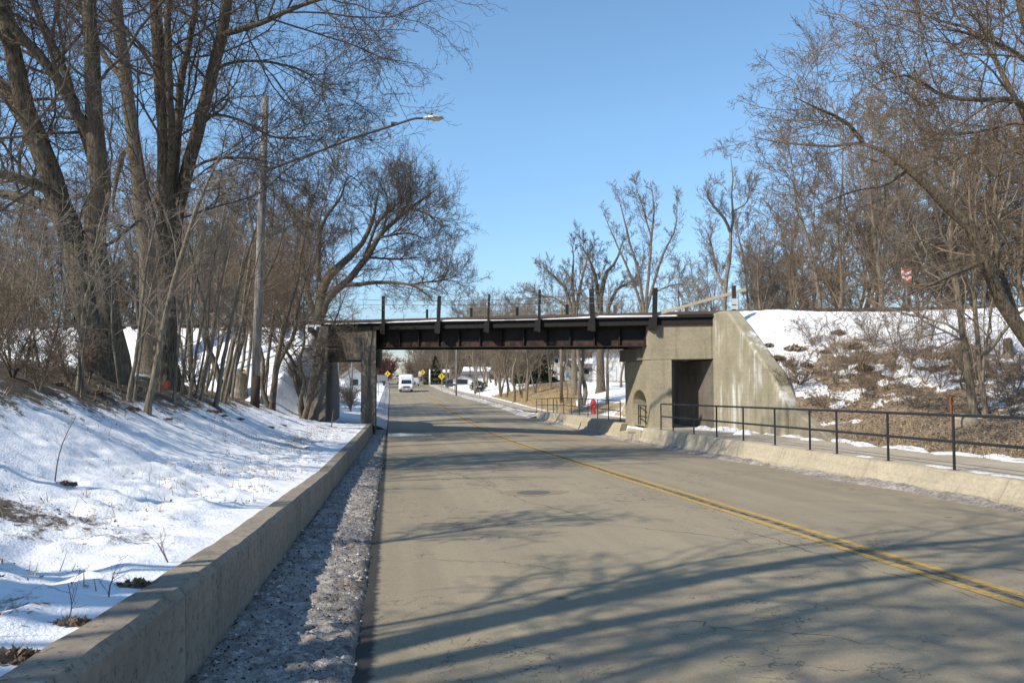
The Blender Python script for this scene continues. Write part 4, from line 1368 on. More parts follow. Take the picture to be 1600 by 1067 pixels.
# ---- dense brushy trees around the pole and left abutment
BUSHY = [dict(n=13, t0=.33, t1=.98, a0=30, a1=75, L=2.9, fall=.35, P=7, rr=.5, up=.04, wig=.22, rmin=.008),
         dict(n=9, t0=.1, t1=1, a0=30, a1=70, rel=.55, fall=.3, P=5, rr=.6, up=.0, wig=.25, rmin=.006),
         dict(n=7, t0=.1, t1=1, a0=30, a1=70, rel=.5, fall=.3, P=4, rr=.65, up=-.03, wig=.28, rmin=.005),
         dict(n=3, t0=.2, t1=1, a0=30, a1=70, rel=.5, fall=.3, P=3, rr=.7, up=-.05, wig=.28, rmin=.0045)]
for k, (px, d, H, tw, lab) in enumerate([(352, 33, 9.0, 'twig2', 'dense brown twiggy tree left of the utility pole'),
                                         (425, 36, 8.5, 'twig2', 'dense brown twiggy tree right behind the utility pole'),
                                         (474, 40, 6.8, 'twig', 'low dense twiggy tree hanging over the left abutment'),
                                         (310, 38, 10, 'twig', 'grey twiggy tree behind the sapling thicket')]):
    p = at(px, 600, d)
    simple_tree('bushy_tree', p[0], p[1], H, .13, lab, None, 400 + k, BUSHY, (.02, 0), 3, .22, twig=tw)

# ---- traced trees behind the bridge
MID = [dict(n=13, t0=.15, t1=1, a0=25, a1=60, L=3.6, fall=.5, P=7, rr=.45, up=.10, wig=.18, rmin=.012),
       dict(n=9, t0=.12, t1=1, a0=28, a1=60, rel=.55, fall=.3, P=5, rr=.6, up=.08, wig=.2, rmin=.009),
       dict(n=7, t0=.1, t1=1, a0=25, a1=60, rel=.5, fall=.3, P=4, rr=.65, up=.06, wig=.2, rmin=.0075),
       dict(n=3, t0=.2, t1=1, a0=25, a1=55, rel=.5, fall=.3, P=3, rr=.7, up=.04, wig=.2, rmin=.0065)]
hero('spreading bare tree left of the bridge whose low limb arches over the deck', [
    ([(498, 545), (499, 500), (500, 474), (510, 436), (540, 407), (567, 379), (581, 347), (592, 300)], [24, 22, 19, 17, 13, 9, 7, 3]),
    ([(504, 490), (512, 466), (543, 439), (576, 398), (595, 366), (625, 339), (652, 317), (673, 303), (690, 290)], [15, 14, 13, 12, 10, 8, 6, 4, 2]),
    ([(530, 448), (543, 446), (584, 442, -1), (619, 442, -2), (646, 447, -3), (668, 461, -3.5), (679, 475, -4)], [8, 8, 7, 6, 5, 4, 2]),
    ([(640, 445, -2.8), (665, 441, -3.2), (687, 439, -3.5), (714, 431, -4)], [4, 3.5, 3, 1.5]),
    ([(496, 520), (472, 407, 1), (483, 330, 1.5), (500, 284, 2)], [14, 10, 8, 3]),
    ([(497, 440), (500, 366, -1), (510, 339, -1.5), (532, 309, -2), (541, 282, -2), (557, 270, -2)], [9, 8, 7, 5, 4, 2]),
    ([(567, 410), (590, 350, 1), (620, 320, 1), (635, 300, 1)], [7, 5, 4, 2]),
    ([(625, 339), (640, 310, .5), (646, 280, .8)], [4, 3, 1.5]),
    ([(640, 325), (668, 335, -.6), (690, 352, -1)], [4, 3, 1.5]),
    ([(590, 372), (640, 365, -.8), (682, 384, -1.4)], [5, 3.5, 1.5]),
    ([(572, 402), (625, 405, .8), (668, 400, 1.2)], [5, 3.5, 1.5]),
    ([(600, 358), (606, 320, -1), (600, 292, -1.4)], [4, 3, 1.5])], 41, MID, 52, kw_thin=.85, group=None, nflare=1)
SPARSE = [dict(n=13, t0=.2, t1=.99, a0=28, a1=55, L=1.9, fall=.5, P=7, rr=.45, up=.12, wig=.2, rmin=.013),
          dict(n=9, t0=.12, t1=1, a0=28, a1=55, rel=.5, fall=.4, P=5, rr=.6, up=.1, wig=.22, rmin=.009),
          dict(n=6, t0=.15, t1=1, a0=25, a1=55, rel=.5, fall=.3, P=4, rr=.65, up=.08, wig=.2, rmin=.0075),
          dict(n=2, t0=.2, t1=1, a0=25, a1=50, rel=.5, fall=.3, P=3, rr=.7, up=.05, wig=.2, rmin=.0065)]
hero('wide vase shaped bare tree of five stems rising behind the right end of the bridge', [
    ([(1002, 530), (1002, 481), (983, 425), (969, 394), (950, 350), (938, 321)], [14, 10, 8, 7, 4, 2]),
    ([(1004, 500), (1005, 478), (997, 425), (985, 383), (972, 330), (963, 296)], [10, 9, 7, 6, 4, 2]),
    ([(1007, 500), (1009, 481), (1016, 397), (1018, 369), (1022, 326), (1016, 284)], [10, 9, 7, 6, 4, 2]),
    ([(1009, 500), (1012, 478), (1033, 405), (1053, 363), (1058, 330), (1056, 304)], [10, 8, 7, 5, 3, 2]),
    ([(1018, 372), (1010, 345), (1005, 326), (996, 300), (993, 286)], [5, 4.5, 4, 3, 2]),
    ([(1012, 466), (1025, 456), (1053, 445), (1083, 446)], [6, 5, 4, 2])], 42, SPARSE, 53, kw_thin=.58, group=None, twig='twig3', bark='bark2', nflare=1)
hero('tall gnarled bare tree with a crooked trunk behind the leaning plank', [
    ([(1131, 540), (1132, 481), (1134, 447), (1141, 397), (1141, 366), (1147, 335), (1142, 312), (1145, 276), (1140, 236)], [14, 12, 11, 11, 10, 8, 6, 4, 2]),
    ([(1141, 363), (1132, 343, -.4), (1112, 318, -.8), (1105, 304, -1), (1112, 285, -1.2)], [8, 8, 7, 5, 2]),
    ([(1134, 449), (1120, 425, .6), (1112, 385, 1), (1101, 352, 1.3)], [7, 6, 5, 2]),
    ([(1146, 330), (1165, 318), (1170, 300), (1175, 285)], [5, 4, 3, 1.5])], 43, SPARSE, 52, kw_thin=.58, group=None, twig='twig3', bark='bark2', nflare=1)
hero('slim bare tree leaning right beside the crooked one', [
    ([(1170, 530), (1169, 480), (1165, 430), (1158, 390), (1152, 350), (1165, 310)], [9, 8, 7, 5, 4, 2])], 44, SPARSE, 55, kw_thin=.58, group=None, twig='twig3', bark='bark2', nflare=1)
FINE = [dict(n=11, t0=.2, t1=.99, a0=25, a1=55, L=3.0, fall=.5, P=7, rr=.5, up=.10, wig=.18, rmin=.02),
        dict(n=9, t0=.15, t1=1, a0=25, a1=55, rel=.5, fall=.4, P=5, rr=.6, up=.1, wig=.18, rmin=.016),
        dict(n=7, t0=.15, t1=1, a0=25, a1=55, rel=.5, fall=.3, P=4, rr=.65, up=.08, wig=.2, rmin=.012),
        dict(n=3, t0=.15, t1=1, a0=25, a1=55, rel=.55, fall=.3, P=3, rr=.65, up=.05, wig=.2, rmin=.010)]
hero('bare tree with curving side limbs just right of the middle of the bridge', [
    ([(897, 560), (897, 481), (894, 439), (896, 397), (890, 372)], [13, 10, 8, 5, 2]),
    ([(896, 500), (884, 453), (870, 436), (848, 415)], [7, 6, 5, 2]),
    ([(899, 500), (906, 450), (915, 415), (918, 390)], [7, 6, 4, 2]),
    ([(894, 490), (868, 466), (845, 462), (820, 452)], [4, 3, 2.5, 1.5])], 45, FINE, 75, group=None, twig='twig3', bark='bark2', nflare=1)
hero('broad bare tree behind the fifth bridge post with limbs fanning right', [
    ([(938, 560), (938, 481), (946, 430), (963, 408), (974, 372)], [16, 14, 10, 7, 3]),
    ([(938, 500), (932, 440), (920, 405), (905, 378)], [9, 7, 5, 2]),
    ([(945, 500), (962, 455), (985, 440), (1000, 425)], [8, 6, 4, 2])], 46, FINE, 72, group=None, twig='twig', nflare=1)

# ---- leaning tree and overhanging limbs on the right
RT = [dict(n=11, t0=.25, t1=.99, a0=30, a1=70, L=2.8, fall=.4, P=8, rr=.42, up=.07, wig=.2, rmin=.008),
      dict(n=9, t0=.12, t1=1, a0=28, a1=62, rel=.5, fall=.35, P=6, rr=.6, up=.03, wig=.22, rmin=.006),
      dict(n=7, t0=.1, t1=1, a0=28, a1=60, rel=.5, fall=.3, P=4, rr=.65, up=.02, wig=.22, rmin=.005),
      dict(n=3, t0=.2, t1=1, a0=25, a1=55, rel=.5, fall=.3, P=3, rr=.7, up=.0, wig=.22, rmin=.0045)]
hero('leaning bare tree on the right slope arching left over the embankment', [
    ([(1655, 600), (1610, 535), (1570, 475), (1537, 409), (1517, 354), (1478, 323), (1442, 283), (1407, 256), (1375, 232), (1344, 224, .5), (1300, 229, 1), (1240, 225, 1.5), (1205, 221, 1.8), (1172, 213, 2)], [36, 34, 29, 26, 24, 22, 20, 18, 15, 9, 6, 5, 4, 2]),
    ([(1350, 226), (1324, 193, -.5), (1282, 172, -1), (1240, 152, -1.4)], [9, 7, 5, 2]),
    ([(1537, 409), (1500, 425, -.8), (1465, 440, -1.4), (1400, 470, -1.8)], [9, 7, 5, 2]),
    ([(1500, 340), (1470, 290, 1), (1460, 220, 1.4), (1470, 150, 1.6)], [9, 7, 5, 2]),
    ([(1420, 266), (1380, 290, .8), (1330, 300, 1.4), (1260, 330, 1.8)], [6, 5, 4, 2]),
    ([(1590, 505), (1560, 400, .8), (1555, 300, 1.2), (1580, 180, 1.5)], [14, 11, 8, 3])], 51, RT, 21, group=None, nflare=1, twig='twig2')
hero('dark limbed tree at the right edge with long limbs across the top corner', [
    ([(1800, 720), (1740, 560), (1680, 330), (1640, 150), (1604, 30), (1588, -60), (1560, -220)], [50, 44, 36, 30, 25, 20, 8]),
    ([(1665, 260), (1600, 165, -.4), (1533, 157, -.6), (1474, 150, -.8), (1442, 130, -1), (1415, 118, -1.2), (1375, 128, -1.4)], [16, 13, 11, 9, 7, 5, 2]),
    ([(1625, 230), (1588, 157, .2), (1568, 118, .3), (1545, 79, .5), (1517, 47, .6), (1474, 35, .7), (1431, 20, .8), (1380, 14, .9)], [12, 10, 9, 8, 7, 5, 4, 2]),
    ([(1640, 140), (1600, 92, -.6), (1553, 67, -1), (1500, 50, -1.4), (1450, 45, -1.8)], [10, 9, 7, 4, 2]),
    ([(1680, 250), (1600, 193, .6), (1545, 203, .9), (1478, 211, 1.1), (1425, 200, 1.3)], [9, 8, 6, 5, 2])], 52, RT, 15, group=None, nflare=1, twig='twig2')
hero('pale slender trunk on the right slope, thicker of a pair', [
    ([(1522, 652), (1510, 560), (1498, 470), (1490, 420), (1486, 340), (1492, 250), (1480, 170)], [17, 14, 12, 11, 9, 6, 3])], 53, RT[1:], None, group=None, bark='bark2', twig='twig3', nflare=1)
hero('pale slender trunk on the right slope, thinner of a pair', [
    ([(1540, 650), (1530, 560), (1524, 480), (1522, 400), (1516, 300), (1530, 220)], [10, 9, 8, 7, 5, 2])], 54, RT[1:], None, group=None, bark='bark2', twig='twig3', nflare=1)

# ---- background woods: eight kinds of bare tree, copied
WOOD = [dict(n=15, t0=.25, t1=.99, a0=28, a1=62, L=4.4, fall=.6, P=7, rr=.45, up=.10, wig=.18, rmin=.017),
        dict(n=9, t0=.12, t1=1, a0=28, a1=60, rel=.48, fall=.4, P=5, rr=.6, up=.08, wig=.2, rmin=.013),
        dict(n=7, t0=.1, t1=1, a0=25, a1=60, rel=.5, fall=.3, P=4, rr=.65, up=.06, wig=.2, rmin=.010),
        dict(n=3, t0=.2, t1=1, a0=25, a1=55, rel=.5, fall=.3, P=3, rr=.7, up=.04, wig=.2, rmin=.008)]
protos = []
for k in range(8):
    nst = [1, 2, 1, 3, 1, 2, 1, 4][k]
    protos.append(dict(k=k, used=False, nst=nst))


def wood_tree(kind, x, y, H, label, group, z=None):
    pr = protos[kind]
    z = float(terr(x, y)) - .2 if z is None else z
    if not pr['used']:
        pr['root'] = simple_tree('bare_tree', x, y, 13.0, .17 if pr['nst'] == 1 else .13, label, group, 600 + kind, WOOD, (.02 * (kind % 3 - 1), .02), pr['nst'], .13 + .03 * (kind % 3),
                                 bark='bark2' if kind % 2 else 'bark', twig=['twig2', 'twig3', 'twig2', 'twig3', 'twig3', 'twig2', 'twig2', 'twig3'][kind], z=z)
        pr['used'] = True
        o = pr['root']
    else:
        o = dup(pr['root'], (x, y, z), rng.uniform(0, 6.28), None, label, group)
    s = H / 13.0
    o.scale = (s * rng.uniform(.9, 1.15), s * rng.uniform(.9, 1.15), s)
    o.location = (x, y, z)
    return o


def wood_px(px, d, H, label, group, kind=None):
    p = at(px, 600, d)
    kind = int(rng.integers(0, 8)) if kind is None else kind
    return wood_tree(kind, p[0], p[1], H, label, group)


# right woods behind the embankment
LR = 'bare grey tree in the wood behind the snowy right embankment'
for px in np.linspace(1185, 1800, 22):
    for row in range(2):
        d = (43 if px > 1300 else 50) + row * 9 + rng.uniform(-3, 4)
        H = np.interp(px, [1180, 1300, 1450, 1600], [10.5, 12.5, 14, 15]) * rng.uniform(.8, 1.12)
        wood_px(px + rng.uniform(-14, 14), d, H, LR, 'wood behind the right embankment')
for px in (1090, 1110, 1190, 1200, 1060):
    wood_px(px, 66 + rng.uniform(-4, 8), 10 * rng.uniform(.8, 1.1), 'slim bare tree far behind the right end of the bridge', 'slim trees behind the bridge end')
# left woods
LL = 'bare grey tree in the wood behind the big trunks on the left'
for px in np.linspace(-200, 470, 24):
    for row in range(2):
        d = np.interp(px, [-200, 0, 200, 470], [72, 66, 62, 60]) + row * 11 + rng.uniform(-3, 6)
        H = np.interp(px, [-200, 200, 330, 470], [19, 19, 18, 17]) * rng.uniform(.75, 1.1)
        wood_px(px + rng.uniform(-14, 14), d, H, LL, 'wood behind the left trunks')
# rounded trees far behind the bridge and roadside trees beyond it
for px, d, H, kd in [(783, 112, 13.0, 7), (742, 125, 12.5, 3), (826, 118, 12.0, 7), (760, 140, 14.5, 7), (860, 95, 11, 3), (802, 130, 13, 3)]:
    wood_px(px, d, H, 'rounded many stemmed bare tree seen over the middle of the bridge', 'rounded trees behind the bridge', kd)
LG = 'bare tree in the brown belt of trees far beyond the bridge'
for px in np.linspace(652, 1000, 44):
    wood_px(px + rng.uniform(-5, 5), rng.uniform(175, 260) if px > 690 else rng.uniform(240, 330), rng.uniform(13, 19), LG, 'tree belt far beyond the bridge')
for px in np.linspace(535, 600, 9):
    wood_px(px + rng.uniform(-4, 4), rng.uniform(210, 300), rng.uniform(6, 9), LG, 'tree belt far beyond the bridge')
for px in np.linspace(700, 790, 16):
    wood_px(px + rng.uniform(-3, 3), rng.uniform(165, 200), rng.uniform(11, 16), LG, 'tree belt far beyond the bridge')
# low brushy trees filling the gap under the crowns of the belt
LOWB = [dict(n=14, t0=.08, t1=.98, a0=30, a1=75, L=2.6, fall=.35, P=5, rr=.5, up=.05, wig=.22, rmin=.03),
        dict(n=8, t0=.1, t1=1, a0=30, a1=70, rel=.55, fall=.3, P=4, rr=.6, up=.0, wig=.25, rmin=.022),
        dict(n=6, t0=.1, t1=1, a0=30, a1=70, rel=.5, fall=.3, P=3, rr=.65, up=.0, wig=.28, rmin=.016)]
LB = 'low brushy bare thicket below the tree belt far beyond the bridge'
p = at(700, 600, 215)
brush0 = simple_tree('brushy_tree', p[0], p[1], 6.0, .09, LB, 'brushy thickets beyond the bridge', 640, LOWB, (0, 0), 5, .3, twig='twig2')
for k, (px, d) in enumerate([(px, d) for px in np.linspace(648, 1000, 30) for d in (150 if px > 770 else 225,)] + [(px, 285) for px in np.linspace(646, 700, 8)] + [(px, 180) for px in np.linspace(540, 588, 7)]):
    p = at(px + rng.uniform(-5, 5), 600, d + rng.uniform(-12, 25)); s = rng.uniform(.75, 1.35)
    dup(brush0, (p[0], p[1], float(terr(p[0], p[1])) - .2), rng.uniform(0, 6.28), (s * 1.2, s * 1.2, s), LB, 'brushy thickets beyond the bridge')
LF = 'bare tree among the houses beyond the bridge'
for px, d, H in [(641, 300, 19), (650, 270, 18), (658, 240, 16), (668, 250, 17), (676, 215, 15), (688, 200, 14), (700, 205, 15), (703, 175, 13.5), (715, 190, 14), (722, 165, 12), (733, 150, 12), (745, 175, 14),
                 (752, 140, 11), (768, 150, 12), (775, 135, 11), (782, 102, 10), (791, 98, 9), (797, 108, 10), (806, 120, 11), (815, 90, 8), (822, 96, 9), (836, 92, 9), (845, 110, 10), (858, 120, 11), (880, 115, 11), (930, 110, 11), (955, 120, 11), (975, 100, 10)]:
    wood_px(px, d, H, LF, 'trees among the houses beyond the bridge')
for px, d, H in [(560, 140, 8), (545, 120, 8), (575, 160, 9), (530, 110, 9), (552, 170, 10)]:
    wood_px(px, d, H, 'small bare tree far off through the left side opening', 'trees seen through the left side opening')
for px, d, H, wdt, lab in [(908, 62, 9.5, .24, 'thick twin trunked bare tree left of the red hydrant'), (948, 56, 8.5, .12, 'thin forked bare tree right of the red hydrant'),
                           (885, 72, 8.5, .10, 'slim bare tree by the tan garage'), (970, 76, 8.5, .12, 'slim tree leaning against the white house wall'), (822, 84, 8.5, .14, 'bare tree on the tan grass bank'),
                           (803, 88, 9, .16, 'leaning bare tree at the top left of the tan grass bank')]:
    p = at(px, 600, d)
    simple_tree('bare_tree', p[0], p[1], H, wdt, lab, None, 700 + int(px), SPARSE, (.02, 0), 2 if 'twin' in lab else 1, .06, bark='bark2', twig='twig3')

# ---- shrubs
SHR = [dict(n=8, t0=.15, t1=.98, a0=20, a1=55, L=.8, fall=.3, P=5, rr=.6, up=.06, wig=.2, rmin=.004),
       dict(n=6, t0=.15, t1=1, a0=25, a1=60, rel=.55, fall=.3, P=4, rr=.65, up=.03, wig=.22, rmin=.0035),
       dict(n=4, t0=.2, t1=1, a0=25, a1=60, rel=.5, fall=.3, P=3, rr=.7, up=.0, wig=.22, rmin=.003)]


def shrub(px, py, H, label, group, seed, twig='twig3', nst=6, spread=.4, scale=1.0, d=None):
    p, dd = gnd(px, py) if d is None else (at(px, py, d), d)
    r_ = np.random.default_rng(seed)
    z = float(terr(p[0], p[1])) - .06
    root = empty('shrub', (p[0], p[1], z), 0, label, 'shrub', group)
    stems = []
    for k in range(nst):
        an = r_.uniform(0, 6.28); sp = spread * r_.uniform(.2, 1)
        hh = H * r_.uniform(.6, 1.1)
        path = [(p[0] + .12 * math.cos(an) * q + sp * hh * math.cos(an) * q ** 1.3, p[1] + .12 * math.sin(an) * q + sp * hh * math.sin(an) * q ** 1.3, z + hh * q * (1 - .1 * q)) for q in np.linspace(0, 1, 5)]
        stems.append((path, [.012 * scale, .010 * scale, .006 * scale, .003 * scale]))
    sp_ = [dict(s) for s in SHR]; sp_[0]['L'] = H * .42
    for s in sp_: s['rmin'] *= scale
    make_tree('shrub', root, stems, sp_, seed, M[twig], M[twig], sides=5)


LS = 'leafless grey shrub on the snowy right embankment'
for k, (px, py, H) in enumerate([(1225, 615, 1.0), (1290, 640, .9), (1350, 625, 1.2), (1430, 640, 1.1), (1540, 600, 1.9), (1595, 590, 2.0), (1365, 540, 1.5), (1455, 530, 1.6), (1520, 575, 1.3), (1305, 600, 2.3), (1325, 590, 2.6), (1340, 585, 2.0), (1420, 590, 2.6), (1445, 600, 2.2), (1400, 560, 2.0), (1480, 560, 2.3), (1560, 560, 2.4), (1385, 610, 1.6), (1500, 600, 1.6), (1470, 610, 1.8), (1560, 620, 1.5), (1590, 610, 1.7), (1580, 650, 1.4), (1270, 540, 1.2)]):
    shrub(px, py, H, LS, 'shrubs on the right embankment', 800 + k, 'twig2' if k % 3 else 'twig3', 5, .75)
for k, (px, py, H, sp) in enumerate([(1240, 580, .7, 1.6), (1250, 600, .6, 1.9)]):
    shrub(px, py, H, 'dark tangled brush spilling over the wing wall', 'brush over the wing wall', 830 + k, 'brush', 14, sp)
for k, (px, py, H) in enumerate([(40, 560, 1.4), (90, 570, 1.3), (20, 590, 1.2), (-20, 600, 1.6), (140, 590, 1.2), (110, 600, .9), (300, 610, 1.3), (455, 590, 1.3), (470, 610, 1.0), (60, 610, .9)]):
    shrub(px, py, H, 'low leafless brush on the upper left bank', 'brush on the upper left bank', 850 + k, 'twig2' if k % 2 else 'twig', 8, .5)
shrub(548, 632, 2.2, 'rounded tan bush seen through the left side opening', None, 880, 'twig3', 16, .7, 2.5, 62)
shrub(600, 600, 5.5, 'reddish rounded ornamental tree left of the road far beyond the bridge', None, 881, 'twigred', 40, .6, 9, 170)
# weeds in the foreground snow
WEED = [dict(n=5, t0=.3, t1=.95, a0=20, a1=50, L=.18, fall=.3, P=4, rr=.6, up=.06, wig=.15, rmin=.0012),
        dict(n=3, t0=.3, t1=.95, a0=20, a1=50, rel=.5, fall=.3, P=3, rr=.6, up=.06, wig=.15, rmin=.001)]


def weed(label, pp, wpx, seed, spec=WEED):
    p, d = grounded(pp)
    root = empty('weed_stem', p - np.array([0, 0, .04]), 0, label, 'weed', None)
    path = np.vstack([[p - np.array([0, 0, .04])], px_path(pp, d)])
    make_tree('weed_stem', root, [(path, [wpx / 2 / S_(d), wpx / 2.5 / S_(d), wpx / 5 / S_(d)])], spec, seed, M['brush'], M['brush'], sides=5)


weed('tall thin curved weed stem rising from the left snow', [(86, 750), (92, 712), (103, 680), (119, 650)], 2.0, 901, WEED[:1])
weed('small branched dead weed near the wall in the left snow', [(262, 878), (254, 862), (246, 848)], 3, 902)
weed('short dead weed left of the wall', [(170, 932), (172, 915), (178, 900)], 3, 903)
weed('dead weed twig beside the dark leaf clump in the left snow', [(108, 965), (112, 945), (106, 910)], 2, 904)
weed('pale dead weed stalk near the left abutment', [(518, 668), (519, 655), (521, 640)], 2, 905, WEED[:1])


# ---- leaf litter, dead grass and clods (stuff nobody could count)
def leaf_quads(name, label, n, area, size, mat, seed, up=.5, kind='leaves', stand=False):
    r_ = np.random.default_rng(seed)
    P = area(r_, n); n = len(P)
    if stand:
        az = r_.uniform(0, 6.28, n); h = size * r_.uniform(.5, 1.4, n); w_ = size * .035
        top = P + np.stack([np.cos(az) * h * r_.uniform(.1, .9, n), np.sin(az) * h * r_.uniform(.1, .9, n), h * .8], -1)
        sd_ = np.stack([-np.sin(az), np.cos(az), 0 * az], -1) * w_
        V = np.stack([P - sd_, P + sd_, top + sd_ * .3, top - sd_ * .3], 1).reshape(-1, 3)
    else:
        a = unit(r_.normal(size=(n, 3)) * np.array([1, 1, up])); b = unit(np.cross(a, r_.normal(size=(n, 3)) * np.array([.5, .5, .1]) + np.array([0, 0, 1])))
        s = (size * r_.uniform(.5, 1.4, n))[:, None]
        P = P + np.array([0, 0, 1]) * s * .25
        V = np.stack([P - a * s, P - b * s * .6, P + a * s, P + b * s * .6], 1).reshape(-1, 3)
    Fq = np.arange(4 * n).reshape(n, 4)
    o = np_mesh(name, V, [Fq], mat, smooth=False)
    tag(o, label, kind, kind='stuff')


def right_area(r_, n):
    x = r_.uniform(12.9, 27, n); y = r_.uniform(9, 33, n)
    z = ground_z(x, y); h = terr(x, y) - swz(y)
    pr = np.interp(h, [0, 1.2, 2.2, 3.5], [1, .9, .35, .05]) * (fbm(x, y, 1.5, 3, 5) * 1.3)
    k = r_.random(n) < pr
    return np.stack([x, y, z + .01], -1)[k]


leafmat = MT('dead_leaf_litter')
lc = leafmat.vor(9, out=1); ls_ = leafmat.n('ShaderNodeSeparateColor'); leafmat.L(lc, ls_.inputs[0])
leafmat = leafmat.out(leafmat.ramp(ls_.outputs[0], [(0, (.12, .08, .052)), (.4, (.24, .17, .11)), (.75, (.34, .25, .17)), (1, (.46, .365, .26))]), .85, .15)
leaf_quads('leaf_litter', 'brown dead leaves covering the lower right slope', 90000, right_area, .036, leafmat, 1, .3)
leaf_quads('dead_grass', 'dry straw coloured grass blades on the lower right slope', 16000, right_area, .22, M['dry'], 2, kind='grass', stand=True)


def tan_area(r_, n):
    x = r_.uniform(12.9, 30, n); y = r_.uniform(41, 108, n)
    v_ = x - 12.75
    pr = np.where(y > 58, .68 - .035 * np.clip(v_ - 5, 0, 20), .36) + (fbm(x, y, 4.0, 4, 51) - .5) * .45 - .35
    pr = np.where((y < 58) & (v_ < 2), .3, pr)
    pr = np.where((x / y > .226) & (v_ > 1.2), 0, pr)
    k = r_.random(n) < pr * 3
    return np.stack([x, y, ground_z(x, y)], -1)[k]


leaf_quads('dead_grass', 'tan dry grass covering the bank beyond the bridge', 30000, tan_area, .30, M['dry'], 3, kind='grass', stand=True)


def left_area(r_, n):
    y = r_.uniform(2.5, 34, n); u_ = r_.uniform(.1, 7.5, n); x = wallx(y) - .25 - u_
    z = ground_z(x, y)
    dn = np.exp(-((u_ - 5) / 1.3) ** 2) + .55 * np.exp(-((u_ - 1.0) / .7) ** 2) + .12 * (u_ < 4)
    c = fbm(x, y, .9, 3, 41)
    k = (r_.random(n) < dn) & (c > .53)
    return np.stack([x, y, z + .005], -1)[k]


leaf_quads('leaf_litter', 'scattered dead leaves in the left snow', 52000, left_area, .016, leafmat, 4)
leaf_quads('dead_grass', 'thin dead grass poking through the left snow', 14000, left_area, .12, M['dry'], 5, kind='grass', stand=True)


def clod(name, label, px, py, s, seed, mat='brush', group=None, cat='clump'):
    p, d = gnd(px, py)
    r_ = np.random.default_rng(seed)
    root = empty(name, p, 0, label, cat, group)
    n = 160
    an = r_.uniform(0, 6.28, n); rr = s * np.sqrt(r_.random(n))
    P = np.stack([rr * np.cos(an), rr * np.sin(an) * .7, s * .35 * r_.random(n) * (1 - rr / s)], -1)
    a = unit(r_.normal(size=(n, 3))); b = unit(np.cross(a, r_.normal(size=(n, 3)))); q = (s * .32 * r_.uniform(.5, 1.3, n))[:, None]
    V = np.stack([P - a * q, P - b * q * .5, P + a * q, P + b * q * .5], 1).reshape(-1, 3)
    np_mesh('leaves', V, [np.arange(4 * n).reshape(n, 4)], leafmat, parent=root, smooth=False)
    n = 40
    an = r_.uniform(0, 6.28, n); h = s * r_.uniform(.4, 1.0, n)
    B_ = np.stack([np.cos(an) * s * .3 * r_.random(n), np.sin(an) * s * .3 * r_.random(n), 0 * an], -1)
    T = B_ + np.stack([np.cos(an) * h * .6, np.sin(an) * h * .6, h * .7], -1)
    sd_ = np.stack([-np.sin(an), np.cos(an), 0 * an], -1) * s * .02
    V = np.stack([B_ - sd_, B_ + sd_, T + sd_ * .2, T - sd_ * .2], 1).reshape(-1, 3)
    np_mesh('stalks', V, [np.arange(4 * n).reshape(n, 4)], M['brush'], parent=root, smooth=False)


clod('leaf_clump', 'reddish clump of dead leaves at the foot of the tall curved weed', 102, 757, .10, 1)
clod('leaf_clump', 'dark clump of leaves in the lower left snow beside the wall', 112, 975, .09, 2)
clod('leaf_clump', 'brown leaf clump at the bottom left corner of the snow', 14, 1030, .12, 3)
clod('leaf_clump', 'flat brown leaf clump beside the small branched weed', 210, 915, .10, 4)
for k, (px, py) in enumerate([(327, 643), (338, 644), (375, 655), (262, 655), (205, 640), (422, 668), (440, 665), (160, 615), (215, 610), (90, 600), (150, 612), (290, 640), (500, 640), (465, 632), (350, 650)]):
    clod('leaf_clump', 'dark clod of earth and leaves showing through the upper left snow', px, py, rng.uniform(.07, .16), 20 + k, group='dark clods on the upper left bank')
for k, (px, py) in enumerate([(1215, 560), (1240, 545), (1290, 550), (1260, 570), (1330, 540), (1350, 575), (1310, 520), (1200, 540)]):
    clod('leaf_clump', 'brown clump of dead grass on the snowy right embankment', px, py, rng.uniform(.2, .4), 60 + k, group='dead grass clumps on the right embankment')

def sticks(name, label, n, area, seed):
    r_ = np.random.default_rng(seed)
    P = area(r_, n); n = len(P)
    az = r_.uniform(0, 6.28, n); L_ = r_.uniform(.25, 1.1, n)
    d_ = np.stack([np.cos(az), np.sin(az), r_.uniform(-.05, .45, n)], -1)
    pts = np.stack([P + d_ * (L_ * t)[:, None] + r_.normal(size=(n, 3)) * .03 + np.array([0, 0, .015]) for t in (0, .35, .7, 1)], 1)
    V, Fq = tubes([(pts, np.full((n, 4), .006) * np.array([1.2, 1, .8, .4]), 4)])
    tag(np_mesh(name, V, Fq, M['twig3']), label, 'twigs', kind='stuff')


sticks('fallen_twigs', 'pale fallen twigs and stalks tangled on the right slope', 5000, right_area, 9)

# ================================================================ STREET LIGHT AND SMALL THINGS
pp, pd = gnd(398, 635)
zt0 = pp[2]
SL = empty('street_light', pp - np.array([0, 0, .2]), 0, 'weathered wooden utility pole with a long street light arm over the road', 'street light')
o = Vector(tuple(SL.location))
top = Vector(tuple(at(415, 150, pd)))
foot = Vector(tuple(pp)) - Vector((0, 0, .2))
mb = MB(); mb.tube([(foot + (top - foot) * t) - o for t in (0.0, .115)], [.168, .163], 16); mb.build('pole_foot', M['poledark'], SL, smooth=True)
mb = MB(); mb.tube([(foot + (top - foot) * t) - o for t in (.116, .4, .7, 1)], [.162, .15, .135, .115], 16); mb.build('pole', M['pole'], SL, smooth=True)
arm_px = [(412, 268, 0), (428, 262, -.1), (494, 238, -.3), (556, 214.6, -.5), (615, 196, -.7), (640, 187.5, -.8), (650, 185.2, -.8), (666, 185, -.85)]
ap = [Vector(tuple(at(a, b, pd + c))) - o for a, b, c in arm_px]
